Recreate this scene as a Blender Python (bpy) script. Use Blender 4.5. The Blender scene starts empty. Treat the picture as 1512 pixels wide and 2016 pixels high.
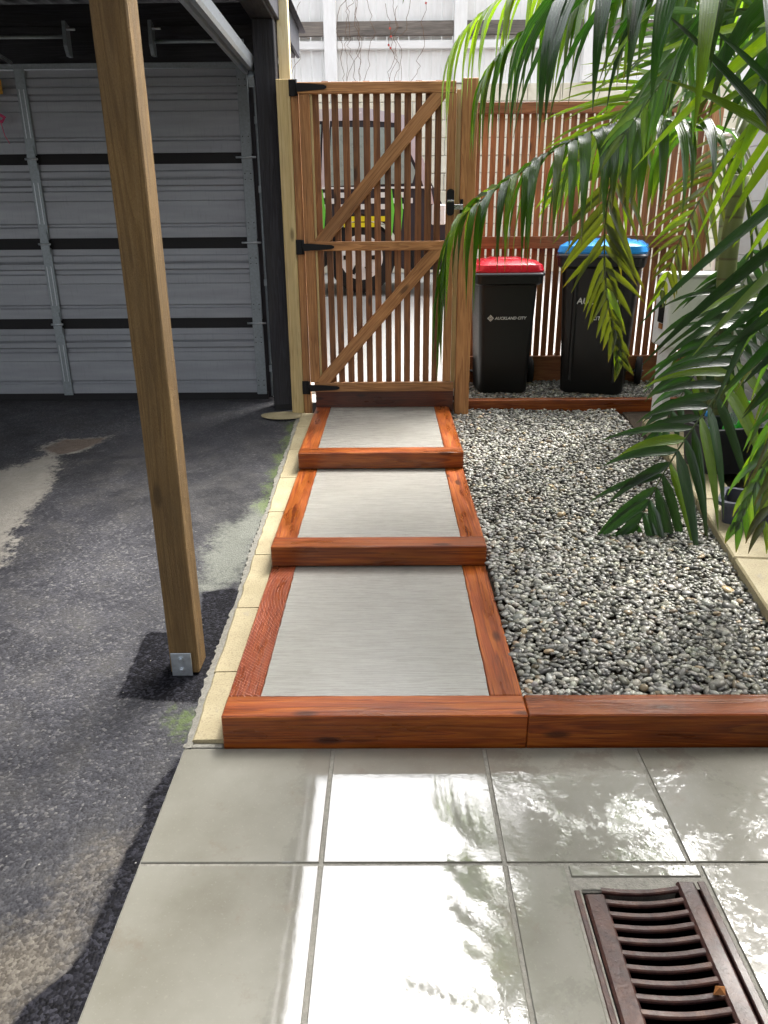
import bpy, bmesh, math, random
import numpy as np
from mathutils import Vector, Matrix, Euler

random.seed(7)
rng = np.random.default_rng(11)
SC = bpy.context.scene
COL = SC.collection
R = math.radians

# ------------------------------------------------------------------ camera
FPX, CX, CY, CAMH = 1500.0, 756.0, 1008.0, 1.64
_Y = np.array([765 - CX, 439 - CY, FPX]); _Y /= np.linalg.norm(_Y)
_d = np.array([0.005, 1.0, 0.0]); _d = _d - _d.dot(_Y) * _Y; _d /= np.linalg.norm(_d)
_X = np.cross(_d, _Y)
RW = np.array([_X, _Y, -_d])                       # photo camera axes -> world
cam_data = bpy.data.cameras.new('camera')
cam = bpy.data.objects.new('camera', cam_data)
COL.objects.link(cam)
cam_data.sensor_fit = 'VERTICAL'
cam_data.sensor_height = 36.0
cam_data.sensor_width = 27.0
cam_data.lens = FPX / 2016.0 * 36.0
cam_data.clip_start = 0.05
cam_data.clip_end = 2000.0
cc = [RW @ np.array(v, float) for v in ((1, 0, 0), (0, -1, 0), (0, 0, -1))]
cam.matrix_world = Matrix(((cc[0][0], cc[1][0], cc[2][0], 0), (cc[0][1], cc[1][1], cc[2][1], 0),
                           (cc[0][2], cc[1][2], cc[2][2], CAMH), (0, 0, 0, 1)))
SC.camera = cam


def at(x, y, Y):
    """place in the yard at depth Y seen at photo position x, y"""
    d = RW @ np.array([x - CX, y - CY, FPX])
    t = Y / d[1]
    return Vector((d[0] * t, Y, CAMH + d[2] * t))


# ------------------------------------------------------------------ sky, sun, exposure
SUN_EL, SUN_AZ = 56.0, 40.0          # azimuth from +Y towards +X
world = bpy.data.worlds.new('World')
SC.world = world
world.use_nodes = True
wn = world.node_tree
wn.nodes.clear()
sky = wn.nodes.new('ShaderNodeTexSky')
sky.sky_type = 'NISHITA'
sky.sun_disc = False
sky.sun_elevation = R(SUN_EL)
sky.sun_rotation = R(SUN_AZ)
sky.air_density = 1.0
sky.dust_density = 6.0
sky.ozone_density = 1.0
hs = wn.nodes.new('ShaderNodeHueSaturation')
hs.inputs['Saturation'].default_value = 0.22      # thin even cloud
bg = wn.nodes.new('ShaderNodeBackground')
bg.inputs['Strength'].default_value = 0.15
wo = wn.nodes.new('ShaderNodeOutputWorld')
wn.links.new(sky.outputs['Color'], hs.inputs['Color'])
wn.links.new(hs.outputs['Color'], bg.inputs['Color'])
wn.links.new(bg.outputs['Background'], wo.inputs['Surface'])

sun_data = bpy.data.lights.new('sun', 'SUN')
sun_data.energy = 1.5
sun_data.angle = R(22)
sun_data.color = (1.0, 0.95, 0.87)
sun = bpy.data.objects.new('sun', sun_data)
COL.objects.link(sun)
_sd = Vector((math.sin(R(SUN_AZ)) * math.cos(R(SUN_EL)), math.cos(R(SUN_AZ)) * math.cos(R(SUN_EL)), math.sin(R(SUN_EL))))
sun.rotation_euler = _sd.to_track_quat('Z', 'Y').to_euler()
sun.location = _sd * 30

SC.view_settings.view_transform = 'Standard'
SC.view_settings.look = 'None'
SC.view_settings.exposure = 2.15
SC.view_settings.gamma = 1.0
SC.view_settings.use_curve_mapping = False
SC.cycles.max_bounces = 8
SC.cycles.transparent_max_bounces = 6


# ------------------------------------------------------------------ helpers
def tag(o, label=None, cat=None, group=None, kind=None):
    if label: o['label'] = label
    if cat: o['category'] = cat
    if group: o['group'] = group
    if kind: o['kind'] = kind
    return o


def link(o, parent=None):
    COL.objects.link(o)
    if parent is not None:
        o.parent = parent
    return o


def empty(name, loc, label=None, cat=None, group=None, rotz=0):
    o = bpy.data.objects.new(name, None)
    o.empty_display_size = 0.1
    link(o)
    o.location = loc
    o.rotation_euler = (0, 0, rotz)
    return tag(o, label, cat, group)


def mesh_obj(name, verts, faces, mat=None, parent=None, smooth=False):
    me = bpy.data.meshes.new(name)
    me.from_pydata([tuple(v) for v in verts], [], faces)
    me.update()
    if smooth:
        me.polygons.foreach_set('use_smooth', [True] * len(me.polygons))
    if mat: me.materials.append(mat)
    o = bpy.data.objects.new(name, me)
    return link(o, parent)


def bm_obj(name, bm, mat=None, parent=None, smooth=False):
    me = bpy.data.meshes.new(name)
    bm.normal_update()
    bm.to_mesh(me)
    bm.free()
    if smooth:
        me.polygons.foreach_set('use_smooth', [True] * len(me.polygons))
    if mat: me.materials.append(mat)
    o = bpy.data.objects.new(name, me)
    return link(o, parent)


def inv(parent):
    """world -> local of an (unrotated or z-rotated) parent"""
    if parent is None: return Matrix()
    m = Matrix.Identity(4)
    p = parent
    while p is not None:
        m = Matrix.LocRotScale(p.location, p.rotation_euler, None) @ m
        p = p.parent
    return m.inverted()


def box_bm(sx, sy, sz, bev=0.003, seg=1):
    bm = bmesh.new()
    bmesh.ops.create_cube(bm, size=1.0)
    bmesh.ops.scale(bm, vec=(sx, sy, sz), verts=bm.verts)
    if bev > 0:
        bmesh.ops.bevel(bm, geom=bm.edges[:], offset=min(bev, min(sx, sy, sz) * .4), segments=seg, affect='EDGES', profile=0.5)
    return bm


def board(name, a, b, w, h, mat, parent=None, up=(0, 0, 1), bev=0.003, warp=0.0):
    """a timber from a to b (world); local x runs along its length, w across, h along 'up'"""
    a, b = Vector(a), Vector(b)
    x = (b - a); L = x.length; x.normalize()
    u = Vector(up)
    y = u.cross(x).normalized()
    z = x.cross(y).normalized()
    bm = box_bm(L, w, h, bev)
    o = bm_obj(name, bm, mat)
    M = Matrix(((x[0], y[0], z[0], 0), (x[1], y[1], z[1], 0), (x[2], y[2], z[2], 0), (0, 0, 0, 1)))
    M.translation = (a + b) / 2
    if parent is not None:
        o.parent = parent
        M = inv(parent) @ M
    o.location, q, s = M.decompose()
    o.rotation_euler = q.to_euler()
    return o


def box(name, lo, hi, mat, parent=None, bev=0.003):
    """axis-aligned block; its local x is the longest side so the grain follows"""
    lo, hi = Vector(lo), Vector(hi)
    c = (lo + hi) / 2
    s = hi - lo
    ax = max(range(3), key=lambda i: s[i])
    if ax == 0:
        return board(name, (lo.x, c.y, c.z), (hi.x, c.y, c.z), s.y, s.z, mat, parent, (0, 0, 1), bev)
    if ax == 1:
        return board(name, (c.x, lo.y, c.z), (c.x, hi.y, c.z), s.x, s.z, mat, parent, (0, 0, 1), bev)
    return board(name, (c.x, c.y, lo.z), (c.x, c.y, hi.z), s.x, s.y, mat, parent, (0, 1, 0), bev)


def tube_bm(bm, pts, r, seg=8, caps=True):
    rings = []
    pts = [Vector(p) for p in pts]
    n = len(pts)
    prev = None
    for i, p in enumerate(pts):
        t = (pts[min(i + 1, n - 1)] - pts[max(i - 1, 0)]).normalized()
        if prev is None:
            ref = Vector((0, 0, 1)) if abs(t.z) < .9 else Vector((1, 0, 0))
            u = t.cross(ref).normalized()
        else:
            u = (prev - t * prev.dot(t)).normalized()
        prev = u
        v = t.cross(u)
        rr = r[i] if hasattr(r, '__len__') else r
        rings.append([bm.verts.new(p + (u * math.cos(2 * math.pi * k / seg) + v * math.sin(2 * math.pi * k / seg)) * rr) for k in range(seg)])
    for a, b in zip(rings, rings[1:]):
        for k in range(seg):
            bm.faces.new((a[k], a[(k + 1) % seg], b[(k + 1) % seg], b[k]))
    if caps:
        bm.faces.new(list(reversed(rings[0])))
        bm.faces.new(rings[-1])
    return bm


def tube(name, pts, r, mat, parent=None, seg=8, smooth=True):
    m = inv(parent)
    bm = tube_bm(bmesh.new(), [m @ Vector(p) for p in pts], r, seg)
    return bm_obj(name, bm, mat, parent, smooth)


def prism(name, outline, axis, lo, hi, mat, parent=None, bev=0):
    """extrude a 2-D outline: axis 'x' -> outline is (y,z); 'y' -> (x,z); 'z' -> (x,y)"""
    m = inv(parent)
    def P(p, t):
        return m @ Vector({'x': (t, p[0], p[1]), 'y': (p[0], t, p[1]), 'z': (p[0], p[1], t)}[axis])
    bm = bmesh.new()
    A = [bm.verts.new(P(p, lo)) for p in outline]
    B = [bm.verts.new(P(p, hi)) for p in outline]
    n = len(outline)
    bm.faces.new(A); bm.faces.new(list(reversed(B)))
    for i in range(n):
        bm.faces.new((A[i], B[i], B[(i + 1) % n], A[(i + 1) % n]))
    bmesh.ops.recalc_face_normals(bm, faces=bm.faces[:])
    if bev:
        bmesh.ops.bevel(bm, geom=bm.edges[:], offset=bev, segments=2, affect='EDGES')
    return bm_obj(name, bm, mat, parent)


def text_obj(name, body, size, mat, parent, loc, shear=0.0, rot=(math.pi / 2, 0, 0), bold=0.0):
    cu = bpy.data.curves.new(name, 'FONT')
    cu.body = body
    cu.size = size
    cu.shear = shear
    cu.offset = bold
    cu.extrude = 0.0006
    cu.resolution_u = 3
    tmp = bpy.data.objects.new(name + '_tmp', cu)
    COL.objects.link(tmp)
    bpy.context.view_layer.update()
    me = bpy.data.meshes.new_from_object(tmp.evaluated_get(bpy.context.evaluated_depsgraph_get()))
    bpy.data.objects.remove(tmp)
    me.materials.clear(); me.materials.append(mat)
    o = bpy.data.objects.new(name, me)
    link(o, parent)
    o.location = loc
    o.rotation_euler = rot
    return o


# ------------------------------------------------------------------ node helpers
class NT:
    def __init__(s, name):
        s.m = bpy.data.materials.new(name)
        s.m.use_nodes = True
        s.t = s.m.node_tree
        s.t.nodes.clear()
        s.out = s.t.nodes.new('ShaderNodeOutputMaterial')
        s.b = s.t.nodes.new('ShaderNodeBsdfPrincipled')
        s.t.links.new(s.b.outputs[0], s.out.inputs['Surface'])

    def n(s, typ, ins=None, **props):
        nd = s.t.nodes.new(typ)
        for k, v in props.items():
            setattr(nd, k, v)
        for k, v in (ins or {}).items():
            s.set(nd.inputs[k], v)
        return nd

    def set(s, sock, v):
        if isinstance(v, bpy.types.NodeSocket):
            s.t.links.new(v, sock)
        elif isinstance(v, bpy.types.Node):
            s.t.links.new(v.outputs[0], sock)
        else:
            sock.default_value = v

    def bs(s, **kw):
        for k, v in kw.items():
            s.set(s.b.inputs[k.replace('_', ' ')], v)

    def coord(s, scale=(1, 1, 1), rnd=0.0, loc=(0, 0, 0)):
        tc = s.n('ShaderNodeTexCoord')
        v = tc.outputs['Object']
        if rnd:
            oi = s.n('ShaderNodeObjectInfo')
            mu = s.n('ShaderNodeVectorMath', {0: (17.3, 5.7, 9.1)}, operation='SCALE')
            s.set(mu.inputs['Scale'], oi.outputs['Random'])
            ad = s.n('ShaderNodeVectorMath', {0: v, 1: mu.outputs[0]}, operation='ADD')
            v = ad.outputs[0]
        mp = s.n('ShaderNodeMapping', {'Vector': v, 'Scale': scale, 'Location': loc})
        return mp.outputs[0]

    def noise(s, vec, scale=5, detail=4, rough=.55, dist=0, out='Fac'):
        nd = s.n('ShaderNodeTexNoise', {'Vector': vec, 'Scale': scale, 'Detail': detail, 'Roughness': rough, 'Distortion': dist})
        return nd.outputs[out]

    def ramp(s, fac, stops, interp='LINEAR'):
        nd = s.n('ShaderNodeValToRGB', {'Fac': fac})
        cr = nd.color_ramp
        cr.interpolation = interp
        while len(cr.elements) < len(stops): cr.elements.new(0.5)
        for e, (p, c) in zip(cr.elements, stops):
            e.position = p
            e.color = (c, c, c, 1) if isinstance(c, (int, float)) else (*c, 1)
        return nd.outputs[0]

    def mix(s, fac, a, b, mode='MIX'):
        nd = s.n('ShaderNodeMix', data_type='RGBA', blend_type=mode)
        s.set(nd.inputs[0], fac)
        for sock, v in ((nd.inputs[6], a), (nd.inputs[7], b)):
            s.set(sock, (*v, 1) if isinstance(v, tuple) and len(v) == 3 else v)
        return nd.outputs[2]

    def math(s, op, a, b=0.0, c=None):
        nd = s.n('ShaderNodeMath', {0: a, 1: b}, operation=op)
        if c is not None: s.set(nd.inputs[2], c)
        return nd.outputs[0]

    def bump(s, h, strength=.3, dist=.01, normal=None):
        nd = s.n('ShaderNodeBump', {'Height': h, 'Strength': strength, 'Distance': dist})
        if normal is not None: s.set(nd.inputs['Normal'], normal)
        return nd.outputs[0]


def wood(name, dark, mid, light, rough=.45, grain=1.0, knots=True, bumpk=.25, spec=.5, sawn=0.0, coat=0.0, fuzz=0.0, stain=0.35):
    s = NT(name)
    v = s.coord((1, 1, 1), rnd=1.0)
    lo = s.coord((1.1, 5, 5), rnd=1.0)
    warp = s.noise(lo, 2.0, 3, .6)
    stretch = s.coord((2.2, 42, 42), rnd=1.0)
    fine = s.noise(stretch, 3.2 * grain, 5, .6, .4)
    wob = s.n('ShaderNodeMapping', {'Vector': v, 'Scale': (0.35, 9, 9)})
    wv = s.n('ShaderNodeTexNoise', {'Vector': wob.outputs[0], 'Scale': 1.3, 'Detail': 3.0, 'Distortion': 1.2})
    ring = s.math('FRACT', s.math('MULTIPLY', wv.outputs['Fac'], 9.0 * grain))
    ring = s.ramp(ring, [(0, .15), (.55, .75), (.85, 1), (1, .1)])
    g = s.math('ADD', s.math('MULTIPLY', ring, .42), s.math('MULTIPLY', fine, .75))
    col = s.ramp(g, [(.2, dark), (.55, mid), (.95, light)])
    blot = s.ramp(warp, [(.35, 1 - stain), (.62, 1.0)])
    oi = s.n('ShaderNodeObjectInfo')
    tone = s.ramp(oi.outputs['Random'], [(0, .72), (1, 1.12)])
    col = s.mix(1.0, col, blot, 'MULTIPLY')
    col = s.mix(1.0, col, tone, 'MULTIPLY')
    if knots:
        kv = s.coord((3.2, 9.5, 9.5), rnd=1.0)
        vo = s.n('ShaderNodeTexVoronoi', {'Vector': kv, 'Scale': 1.0, 'Randomness': 1.0})
        k = s.ramp(vo.outputs['Distance'], [(0, 1), (.10, .95), (.19, 0)])
        gate_ = s.ramp(s.n('ShaderNodeTexWhiteNoise', {'Vector': vo.outputs['Position']}).outputs['Value'], [(.55, 0), (.56, 1)])
        kk = s.math('MULTIPLY', k, gate_)
        col = s.mix(s.math('MULTIPLY', kk, .8), col, tuple(c * .35 for c in dark))
    h = s.math('ADD', s.math('MULTIPLY', fine, .7), s.math('MULTIPLY', ring, .3))
    if sawn:
        ws = s.n('ShaderNodeTexWave', {'Vector': s.coord((1, 1, 0), loc=(-.25, .55, 0)), 'Scale': 24.0, 'Distortion': 1.6, 'Detail': 2.0, 'Detail Scale': 3.0},
                 wave_type='RINGS', rings_direction='SPHERICAL')
        line = s.ramp(ws.outputs['Fac'], [(.80, 0), (.97, 1)])
        brk = s.ramp(s.noise(s.coord((14, 14, 14)), 2.2, 3), [(.38, 0), (.55, 1)])
        line = s.math('MULTIPLY', line, brk)
        col = s.mix(s.math('MULTIPLY', line, .38 * sawn), col, (.62, .30, .22))  # highlights along the saw marks are partly put into this pale streak colour
        h = s.math('ADD', h, s.math('MULTIPLY', line, 1.6))
    if fuzz:
        fz = s.noise(s.coord((60, 170, 170), rnd=1.0), 1.5, 4, .7, 1.5)
        h = s.math('ADD', h, s.math('MULTIPLY', fz, fuzz))
        col = s.mix(s.ramp(fz, [(.35, .55), (.7, 0)]), col, tuple(c * .55 for c in mid), 'MIX')
    rg = s.ramp(warp, [(.3, max(.05, rough - .14)), (.7, min(1, rough + .12))])
    s.bs(Base_Color=col, Roughness=rg, Specular_IOR_Level=spec, Normal=s.bump(h, bumpk, .006))
    if coat:
        s.bs(Coat_Weight=coat, Coat_Roughness=.16)
    return s.m


def plain(name, col, rough=.5, metal=0.0, spec=.5, var=.12, bumpk=0.0, scale=20.0, coat=0.0):
    s = NT(name)
    v = s.coord()
    nz = s.noise(v, scale, 4, .6)
    c = s.ramp(nz, [(.25, tuple(x * (1 - var) for x in col)), (.75, tuple(min(1, x * (1 + var)) for x in col))])
    rg = s.ramp(nz, [(.3, max(.02, rough - .08)), (.7, min(1, rough + .08))])
    s.bs(Base_Color=c, Roughness=rg, Metallic=metal, Specular_IOR_Level=spec)
    if bumpk: s.bs(Normal=s.bump(s.noise(v, scale * 3, 4), bumpk, .004))
    if coat: s.bs(Coat_Weight=coat, Coat_Roughness=.08)
    return s.m


M = {}
# stained, wet, rough-sawn sleepers round the treads
M['stain'] = wood('stained_sleeper', (.075, .012, .003), (.26, .052, .007), (.43, .125, .015), rough=.36, bumpk=.4, spec=.4, coat=.08, stain=.45)
M['stain_sawn'] = wood('stained_sleeper_saw_marks', (.08, .012, .004), (.21, .036, .008), (.30, .07, .014), rough=.34, bumpk=.5, sawn=1.0, coat=.08, knots=False)
M['stain_dark'] = wood('stained_sleeper_dark', (.035, .008, .004), (.10, .020, .007), (.16, .04, .012), rough=.38, bumpk=.3, coat=.2)
M['gate'] = wood('stained_gate_timber', (.15, .060, .019), (.40, .175, .056), (.58, .29, .11), rough=.5, bumpk=.25, stain=.3)
M['slat'] = wood('stained_slat_timber', (.09, .034, .012), (.23, .09, .03), (.36, .155, .055), rough=.5, bumpk=.25, stain=.4)
M['fence_wood'] = wood('stained_fence_timber', (.17, .055, .019), (.37, .13, .044), (.50, .205, .075), rough=.55, bumpk=.25, stain=.35)
M['pine'] = wood('treated_pine', (.36, .25, .09), (.58, .43, .19), (.70, .56, .30), rough=.6, bumpk=.25, stain=.18)
M['post'] = wood('rough_sawn_post', (.155, .085, .028), (.30, .178, .060), (.43, .275, .108), rough=.8, bumpk=1.0, fuzz=2.2, stain=.4)
M['cream'] = wood('pale_primed_timber', (.62, .52, .28), (.76, .66, .40), (.85, .77, .52), rough=.55, knots=False, stain=.08)
M['grey_wood'] = wood('weathered_grey_timber', (.10, .085, .07), (.20, .175, .15), (.30, .26, .22), rough=.75, stain=.4)
M['black_wood'] = wood('black_stained_timber', (.004, .004, .007), (.011, .011, .017), (.035, .035, .048), rough=.6, bumpk=.5, knots=False, stain=.5)
M['fascia'] = plain('dark_grey_fascia_paint', (.06, .062, .075), .6, 0, .3, .1)
M['black'] = plain('black_steel', (.005, .005, .006), .5, .0, .3, .3, .3, 120)
M['black_plastic'] = plain('bin_black_plastic', (.007, .0075, .0075), .45, 0, .4, .25, .12, 90)
M['rubber'] = plain('rubber', (.015, .015, .017), .7, 0, .3, .2, .2, 60)
M['galv'] = plain('galvanised_steel', (.50, .54, .58), .38, .75, .5, .18, .1, 45)
M['galv_dull'] = plain('dull_galvanised_steel', (.22, .25, .27), .45, .55, .5, .2, .15, 60)
M['silver'] = plain('bright_steel', (.7, .7, .7), .25, .9, .5, .1)
M['red_lid'] = plain('red_lid_plastic', (.62, .015, .035), .28, 0, .5, .1, 0, 10)
M['blue_lid'] = plain('blue_lid_plastic', (.015, .27, .72), .28, 0, .5, .1, 0, 10)
M['white_print'] = plain('white_print', (.62, .64, .62), .6, 0, .3, .1)
M['white_paint'] = plain('white_wall_paint', (.78, .79, .78), .6, 0, .4, .05, .1, 8)
M['white_metal'] = plain('white_enamel', (.80, .80, .78), .35, 0, .5, .03)
M['glass_sky'] = plain('glass_sky_reflection_colour', (.30, .36, .34), .3, 0, .5, .1)  # opaque pale colour stands in for the sky mirrored in the glass
M['car_side'] = plain('car_dark_paint', (.035, .032, .042), .45, 0, .3, .1, 0, 5)
M['car_top'] = plain('car_mauve_paint', (.62, .56, .62), .22, .2, .5, .05, 0, 5, .6)
M['lime'] = plain('lime_decal', (.16, .62, .07), .35, 0, .5, .06)
M['yellow'] = plain('yellow_decal', (.80, .68, .02), .35, 0, .5, .06)
M['chrome'] = plain('wheel_alloy', (.80, .80, .80), .45, .0, .5, .08)
M['orange_tag'] = plain('orange_plastic', (.72, .36, .05), .5, 0, .4, .1)
M['pink'] = plain('pink_string', (.6, .07, .18), .7, 0, .3, .1)
M['roof_dark'] = plain('dark_roof_lining', (.012, .012, .014), .7, 0, .3, .3, .2, 20)
M['green_bottle'] = plain('green_bottle_plastic', (.08, .55, .08), .2, 0, .6, .1)
M['blue_label'] = plain('blue_label', (.03, .25, .62), .35, 0, .5, .1)
M['tub'] = plain('dark_tub_plastic', (.025, .026, .034), .42, 0, .5, .2)
M['tub_blue'] = plain('slate_blue_tub_plastic', (.05, .055, .085), .42, 0, .5, .2)
M['soil'] = plain('garden_soil', (.035, .026, .018), .9, 0, .2, .5, 1.0, 40)
M['pit'] = plain('drain_pit', (.002, .002, .002), .9, 0, .1, .2)
M['leaf_litter'] = plain('fallen_leaf', (.30, .12, .035), .6, 0, .4, .2)


def mat_door():
    s = NT('garage_door_coating')
    v = s.coord((.6, 6, 6))
    nz = s.noise(v, 3, 4)
    sm = s.noise(s.coord((30, 1, 3)), 3, 3)
    c = s.ramp(nz, [(.3, (.24, .255, .285)), (.7, (.31, .33, .365))])
    c = s.mix(s.ramp(sm, [(.55, 0), (.8, .25)]), c, (.10, .10, .11))
    s.bs(Base_Color=c, Roughness=.42, Metallic=.15)
    return s.m
M['door'] = mat_door()


def mat_paver():
    s = NT('wet_paver_concrete')
    v = s.coord(rnd=1.0)
    big = s.noise(v, 2.2, 5, .6)
    med = s.noise(v, 14, 5, .65)
    col = s.ramp(big, [(.3, (.118, .112, .084)), (.5, (.162, .156, .126)), (.72, (.205, .20, .168))])
    sp = s.noise(v, 130, 2, .5)
    col = s.mix(s.ramp(sp, [(.62, 0), (.70, .28)]), col, (.24, .23, .19))
    dirt = s.ramp(s.noise(v, 5.5, 6, .75), [(.58, 0), (.72, .55)])
    col = s.mix(dirt, col, (.12, .085, .055))
    # film of rain water: mostly mirror-smooth, broken where the film thins out
    film = s.noise(v, 7.0, 6, .7, .6)
    fine = s.noise(v, 60, 4, .7)
    wet = s.ramp(s.math('ADD', s.math('MULTIPLY', film, .8), s.math('MULTIPLY', fine, .2)), [(.33, .16), (.40, .03)])
    wv = s.coord()
    tc = s.n('ShaderNodeTexCoord')
    geo = s.n('ShaderNodeNewGeometry')
    sx = s.n('ShaderNodeSeparateXYZ', {'Vector': geo.outputs['Position']}).outputs[0]
    # the film runs deeper towards the drain on the right and ripples there
    deep = s.ramp(s.math('MULTIPLY_ADD', sx, 1.0, .0), [(.2, .03), (.6, .55)])
    rip = s.noise(geo.outputs['Position'], 26, 4, .62, .8)
    tiny = s.noise(v, 90, 3, .6)
    h = s.math('ADD', s.math('MULTIPLY', s.math('MULTIPLY', rip, deep), 1.0), s.math('MULTIPLY', tiny, .012))
    edge = s.math('ADD', sx, s.math('ADD', s.math('MULTIPLY', s.math('SUBTRACT', s.noise(geo.outputs['Position'], 5, 4, .6), .5), .16), s.math('MULTIPLY', s.math('SUBTRACT', s.noise(geo.outputs['Position'], 55, 3, .7), .5), .07)))
    left = s.ramp(s.math('ADD', edge, 1.0), [(.715, .10), (.735, 1.0)])
    pat = s.math('ADD', s.math('MULTIPLY', s.noise(geo.outputs['Position'], 4.5, 5, .7, .5), .75), s.math('MULTIPLY', s.noise(geo.outputs['Position'], 45, 4, .7), .25))
    dry = s.ramp(pat, [(.50, .08), (.54, 1.0)])
    rightm = s.ramp(edge, [(.26, 0), (.42, 1)])
    cw = s.math('MULTIPLY', left, s.mix(rightm, (1, 1, 1), dry))
    droplets = s.ramp(s.n('ShaderNodeTexVoronoi', {'Vector': geo.outputs['Position'], 'Scale': 42.0}).outputs['Distance'], [(.05, 1), (.09, 0)])
    cw = s.math('MAXIMUM', cw, s.math('MULTIPLY', droplets, .8))
    s.bs(Base_Color=col, Roughness=.5, Coat_Weight=cw, Coat_IOR=2.3, Coat_Roughness=wet, Coat_Normal=s.bump(h, .12, .02), Normal=s.bump(med, .1, .003))
    return s.m
M['paver'] = mat_paver()


def mat_mortar():
    s = NT('joint_mortar')
    v = s.coord()
    c = s.ramp(s.noise(v, 60, 4, .7), [(.3, (.15, .143, .12)), (.7, (.26, .25, .215))])
    s.bs(Base_Color=c, Roughness=.6, Normal=s.bump(s.noise(v, 180, 3), .6, .004))
    return s.m
M['mortar'] = mat_mortar()


def mat_tread():
    s = NT('broomed_concrete')
    v = s.coord(rnd=1.0)
    lines = s.noise(s.coord((9, 420, 1), rnd=1.0), 1.0, 5, .75)
    big = s.noise(v, 3.5, 4)
    col = s.ramp(big, [(.3, (.225, .22, .195)), (.7, (.265, .26, .236))])
    col = s.mix(s.ramp(lines, [(.32, .09), (.52, 0)]), col, (.20, .197, .175))
    pat = s.noise(s.coord((9, 240, 1), rnd=1.0), 1.0, 5, .75)
    rg = s.ramp(pat, [(.36, .36), (.62, .20)])
    s.bs(Base_Color=col, Roughness=.5, Coat_Weight=1.0, Coat_IOR=1.7, Coat_Roughness=rg,
         Normal=s.bump(lines, .2, .003), Coat_Normal=s.bump(lines, .10, .003))
    return s.m
M['tread'] = mat_tread()


def mat_kerb():
    s = NT('tan_kerb_concrete')
    v = s.coord(rnd=1.0)
    sp = s.noise(v, 150, 3, .6)
    col = s.ramp(s.noise(v, 6, 4), [(.3, (.31, .26, .15)), (.7, (.41, .35, .215))])
    col = s.mix(s.ramp(sp, [(.52, 0), (.68, .6)]), col, (.14, .115, .068))
    st = s.ramp(s.noise(v, 11, 5, .7), [(.62, 0), (.72, .5)])
    col = s.mix(st, col, (.22, .21, .19))
    s.bs(Base_Color=col, Roughness=.62, Normal=s.bump(sp, .35, .003))
    return s.m
M['kerb'] = mat_kerb()


def mat_rust():
    s = NT('rusty_cast_iron')
    v = s.coord(rnd=1.0)
    a = s.noise(v, 14, 6, .7, .5)
    b = s.noise(v, 90, 4, .7)
    col = s.ramp(a, [(.25, (.016, .007, .006)), (.45, (.045, .017, .014)), (.62, (.085, .036, .025)), (.8, (.17, .095, .06))])
    col = s.mix(s.ramp(s.noise(v, 6, 4), [(.55, 0), (.7, .5)]), col, (.05, .032, .038))
    s.bs(Base_Color=col, Roughness=s.ramp(b, [(.3, .28), (.7, .62)]), Normal=s.bump(b, .7, .004), Coat_Weight=.35, Coat_Roughness=.15)
    return s.m
M['rust'] = mat_rust()


def mat_asphalt():
    s = NT('worn_wet_asphalt')
    v = s.coord()
    vo = s.n('ShaderNodeTexVoronoi', {'Vector': v, 'Scale': 115.0})
    agg = vo.outputs['Color']
    sep = s.n('ShaderNodeSeparateColor', {'Color': agg}).outputs[0]
    d = vo.outputs['Distance']
    n1 = s.noise(v, 1.1, 5, .6)
    n2 = s.noise(v, 5.0, 5, .65)
    n3 = s.noise(v, 38, 4, .7)
    n4 = s.noise(v, 230, 3, .6)
    def at_(nm):
        return s.n('ShaderNodeAttribute', attribute_name=nm).outputs['Fac']
    def mask(nm, k, lo=.46, hi=.54):
        jit = s.math('ADD', s.math('MULTIPLY', s.math('SUBTRACT', n2, .5), k), s.math('MULTIPLY', s.math('SUBTRACT', n3, .5), k * .9))
        return s.ramp(s.math('ADD', at_(nm), jit), [(lo, 0), (hi, 1)])
    base = s.ramp(sep, [(0, (.024, .024, .027)), (.5, (.040, .040, .045)), (.85, (.062, .062, .068)), (1, (.13, .127, .12))])
    worn = s.ramp(n1, [(.35, .55), (.65, 1.45)])
    base = s.mix(1.0, base, worn, 'MULTIPLY')
    base = s.mix(1.0, base, (.8, .8, .84), 'MULTIPLY')
    dust = s.ramp(n2, [(.48, 0), (.72, .42)])
    base = s.mix(dust, base, (.075, .071, .067))
    pale = s.mix(s.ramp(n3, [(.35, .35), (.65, 0)]), (.27, .255, .225), (.13, .12, .105))
    base = s.mix(s.math('MULTIPLY', mask('pale', .9, .42, .60), .9), base, pale)
    base = s.mix(s.math('MULTIPLY', mask('brown', .5, .4, .6), .75), base, (.085, .055, .04))
    base = s.mix(s.math('MULTIPLY', mask('tan', 1.1, .35, .85), .62), base, s.mix(s.ramp(sep, [(.3, 0), (.8, 1)]), (.075, .062, .046), (.17, .15, .118)))
    base = s.mix(s.math('MULTIPLY', mask('greyres', 1.2, .35, .75), .68), base, s.mix(n3, (.13, .14, .115), (.22, .23, .195)))
    base = s.mix(s.math('MULTIPLY', mask('moss', 1.7, .45, .80), .7), base, s.mix(n4, (.045, .075, .015), (.12, .17, .04)))
    fresh = s.ramp(sep, [(0, (.003, .003, .004)), (.6, (.008, .008, .011)), (1, (.03, .03, .038))])
    fm = mask('fresh', .35, .44, .56)
    base = s.mix(fm, base, fresh)
    spk = s.ramp(s.n('ShaderNodeTexVoronoi', {'Vector': v, 'Scale': 16.0}).outputs['Distance'], [(.02, .8), (.05, 0)])
    base = s.mix(spk, base, (.38, .37, .34))
    # hairline crack
    h = s.math('ADD', s.math('MULTIPLY', s.math('SUBTRACT', 1.0, d), .8), s.math('MULTIPLY', n4, .35))
    rg = s.ramp(n2, [(.35, .42), (.65, .68)])
    s.bs(Base_Color=base, Roughness=rg, Specular_IOR_Level=s.ramp(fm, [(0, .34), (1, .10)]), Normal=s.bump(h, .36, .006))
    return s.m
M['asphalt'] = mat_asphalt()


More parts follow.
